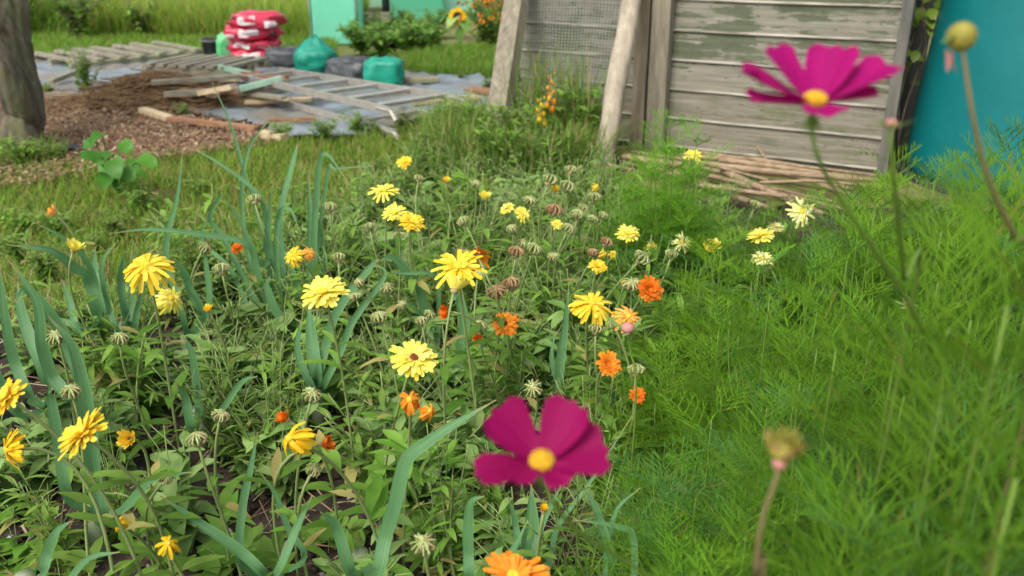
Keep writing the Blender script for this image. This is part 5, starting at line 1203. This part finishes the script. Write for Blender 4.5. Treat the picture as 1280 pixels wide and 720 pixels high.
def cosmos_flower(px, py, d, tau, az, petals, Rp, mat, stempix, label, smat='mat_cosmos_stem', dr=.0068):
    c = P(px, py, d); N = nvec(tau, az); X = RT - N * N.x; X.normalize(); Y = N.cross(X)     # Y points away from the camera
    sp_ = [P(a, b, dd) for (a, b, dd) in stempix]; root = sp_[-1].copy(); root.z = 0; root.y += .03
    t = thing('cosmos_flower', label, 'cosmos', root, 'cosmos flowers')
    for (a, el, Lf, wf, dp) in petals:
        mb = MB(); r_ = X * math.cos(R_(a)) + Y * math.sin(R_(a)); cpetal(mb, c + r_ * .002, r_, N, Rp * Lf, Rp * wf, R_(el), dp); grid_uv(mb.build('petal', mat, t), 8, 9)
    mb = MB()
    for k in range(60):
        q = (k + .5) / 60; rr = dr * math.sqrt(q); a = k * 2.39996
        pp_ = c + (X * math.cos(a) + Y * math.sin(a)) * rr + N * (.0035 + .003 * (1 - q))
        tube(mb, [pp_ - N * .003, pp_ + N * .0014], .0010, .0011, 5)
    blob(mb, c + N * .001, dr, dr, .004, 14, 7); mb.build('disc', 'mat_pollen', t)
    mc = MB(); calyx(mc, c - N * .0015, N, .006)
    for k in range(8):
        a = k * .785; r_ = X * math.cos(a) + Y * math.sin(a); leaf(mc, c - N * .005, r_ * .7 - N * .6, N, .012, .0025, .4, .1, 3)
    mc.build('calyx', 'mat_cosmos_stem', t)
    ms = MB(); path = smoothpath([c - N * .004] + sp_ + [root], 5); tube(ms, path, .0012, .0018, 7); ms.build('stem', smat, t)
    return t
random.seed(88)
cosmos_flower(677, 580, .52, 20, 4, [(141, 27, 1.10, .92, -.05), (55, 35, 1.08, .80, -.05), (8, 14, 1.02, 1.05, .05), (200, 14, 1.08, .62, .05), (224, 26, .75, .6, .05), (310, 22, .55, .6, .2)], .0365, 'mat_magenta',
              [(690, 625, .53), (720, 662, .56), (770, 694, .60), (830, 735, .64), (880, 790, .68)], 'dark magenta cosmos flower nearest the camera over bare soil')
cosmos_flower(1018, 131, .50, 4, 0, [(172, 19, 1.14, .84, -.08), (194, 7, .98, .70, .0), (131, 40, 1.08, .68, .0), (57, 41, 1.06, .76, .0), (14, 19, 1.26, .84, -.08), (-2, 11, .9, .55, .0), (275, 0, .45, .7, .1)], .0385, 'mat_cerise',
              [(1015, 160, .505), (1022, 195, .51), (1045, 240, .54), (1085, 300, .57), (1130, 370, .62), (1165, 440, .68), (1172, 500, .74)], 'bright pink cosmos flower in front of the weathered shed boards', 'mat_cosmos_stem', .0062)
def cosmos_head(px, py, wpx, d, kind, stempix, label):
    c = P(px, py, d); r = wpx * d / FPX * .5; sp_ = [P(a, b, dd) for (a, b, dd) in stempix]; root = sp_[-1].copy(); root.z = 0; root.y += .03
    N = (c - sp_[0]).normalized(); x, y, N = frame(N); t = thing('cosmos_seed_head' if kind != 'bud' else 'cosmos_bud', label, 'seed head' if kind != 'bud' else 'bud', root)
    mb = MB()
    if kind == 'round':
        blob(mb, c, r * .92, r * .92, r, 14, 10, .10, 5)
        for k in range(70):
            q = 1 - 1.7 * (k + .5) / 70; a = k * 2.39996; s_ = math.sqrt(max(0, 1 - q * q)); dd = (x * math.cos(a) + y * math.sin(a)) * s_ + N * q
            tube(mb, [c + dd * r * .85, c + dd * r * 1.08], r * .10, r * .04, 4)
        mb.build('seeds', 'mat_olive', t)
        mb = MB(); leaf(mb, c - x * r * .6, -RT + Vector((0, 0, -.15)), N, r * 1.2, r * .8, .2, .3, 4); mb.build('sepal', 'mat_leaf_pale', t)
        mb = MB(); 
        for k in range(3): leaf(mb, c - N * r * .9 - RT * r * (.6 + .3 * k), Vector((-.2 + .3 * k, -.2, -1)), N, r * 1.5, r * .5, .3, .3, 4)
        mb.build('withered_petals', 'mat_bud', t)
    elif kind == 'spiky':
        blob(mb, c, r * .62, r * .62, r * .55, 14, 9, .10, 5); 
        for k in range(46):
            q = 1 - 1.3 * (k + .5) / 46; a = k * 2.39996; s_ = math.sqrt(max(0, 1 - q * q)); dd = (x * math.cos(a) + y * math.sin(a)) * s_ + N * (q * .9 + .25)
            tube(mb, [c + dd * r * .5, c + dd * r * random.uniform(.85, 1.15)], r * .085, r * .02, 4)
        mb.build('seeds', 'mat_olive', t)
        mb = MB()
        for k in range(8):
            a = k * .785; rr = x * math.cos(a) + y * math.sin(a); leaf(mb, c - N * r * .45, rr + N * random.uniform(.1, .7), N, r * random.uniform(1.0, 1.45), r * .42, -.2, .3, 4)
        mb.build('sepals', 'mat_bud', t)
        mb = MB(); blob(mb, c - N * r * .62, r * .34, r * .34, r * .32, 10, 7); mb.build('receptacle', 'mat_bud', t)
    else:
        blob(mb, c, r, r, r * .85, 12, 8); mb.build('bud', 'mat_bud', t)
        mb = MB()
        for k in range(7):
            a = k * .9; rr = x * math.cos(a) + y * math.sin(a); leaf(mb, c - N * r * .7, rr * .9 + N * random.uniform(.0, .5), N, r * random.uniform(3.0, 4.6), r * 1.0, -.1, .2, 4)
        mb.build('sepals', 'mat_leaf_pale', t)
    ms = MB(); path = smoothpath([c - N * r * .7] + sp_ + [root], 5); tube(ms, path, .0012, .0018, 7); ms.build('stem', 'mat_red_stem' if kind != 'bud' else 'mat_cosmos_stem', t)
cosmos_head(1202, 46, 36, .50, 'round', [(1206, 80, .502), (1217, 150, .51), (1236, 225, .53), (1270, 300, .56), (1312, 400, .61)], 'round olive cosmos seed head in front of the teal tank')
cosmos_head(978, 562, 56, .46, 'spiky', [(968, 605, .462), (953, 650, .47), (944, 720, .49), (942, 800, .52)], 'spiky brown cosmos seed head closest to the camera before green leaves')
cosmos_head(1114, 155, 16, .50, 'bud', [(1113, 180, .502), (1118, 230, .52), (1124, 290, .56), (1130, 350, .61), (1133, 420, .68)], 'tiny pink cosmos bud with spread sepals near the shed corner')
cosmos_head(785, 410, 17, 1.35, 'bud', [(788, 440, 1.36), (795, 500, 1.38)], 'small mauve cosmos bud in front of the apricot marigold')
cosmos_head(1135, 380, 9, 1.0, 'bud', [(1140, 410, 1.01), (1150, 480, 1.05)], 'tiny red bud deep inside the feathery cosmos patch')
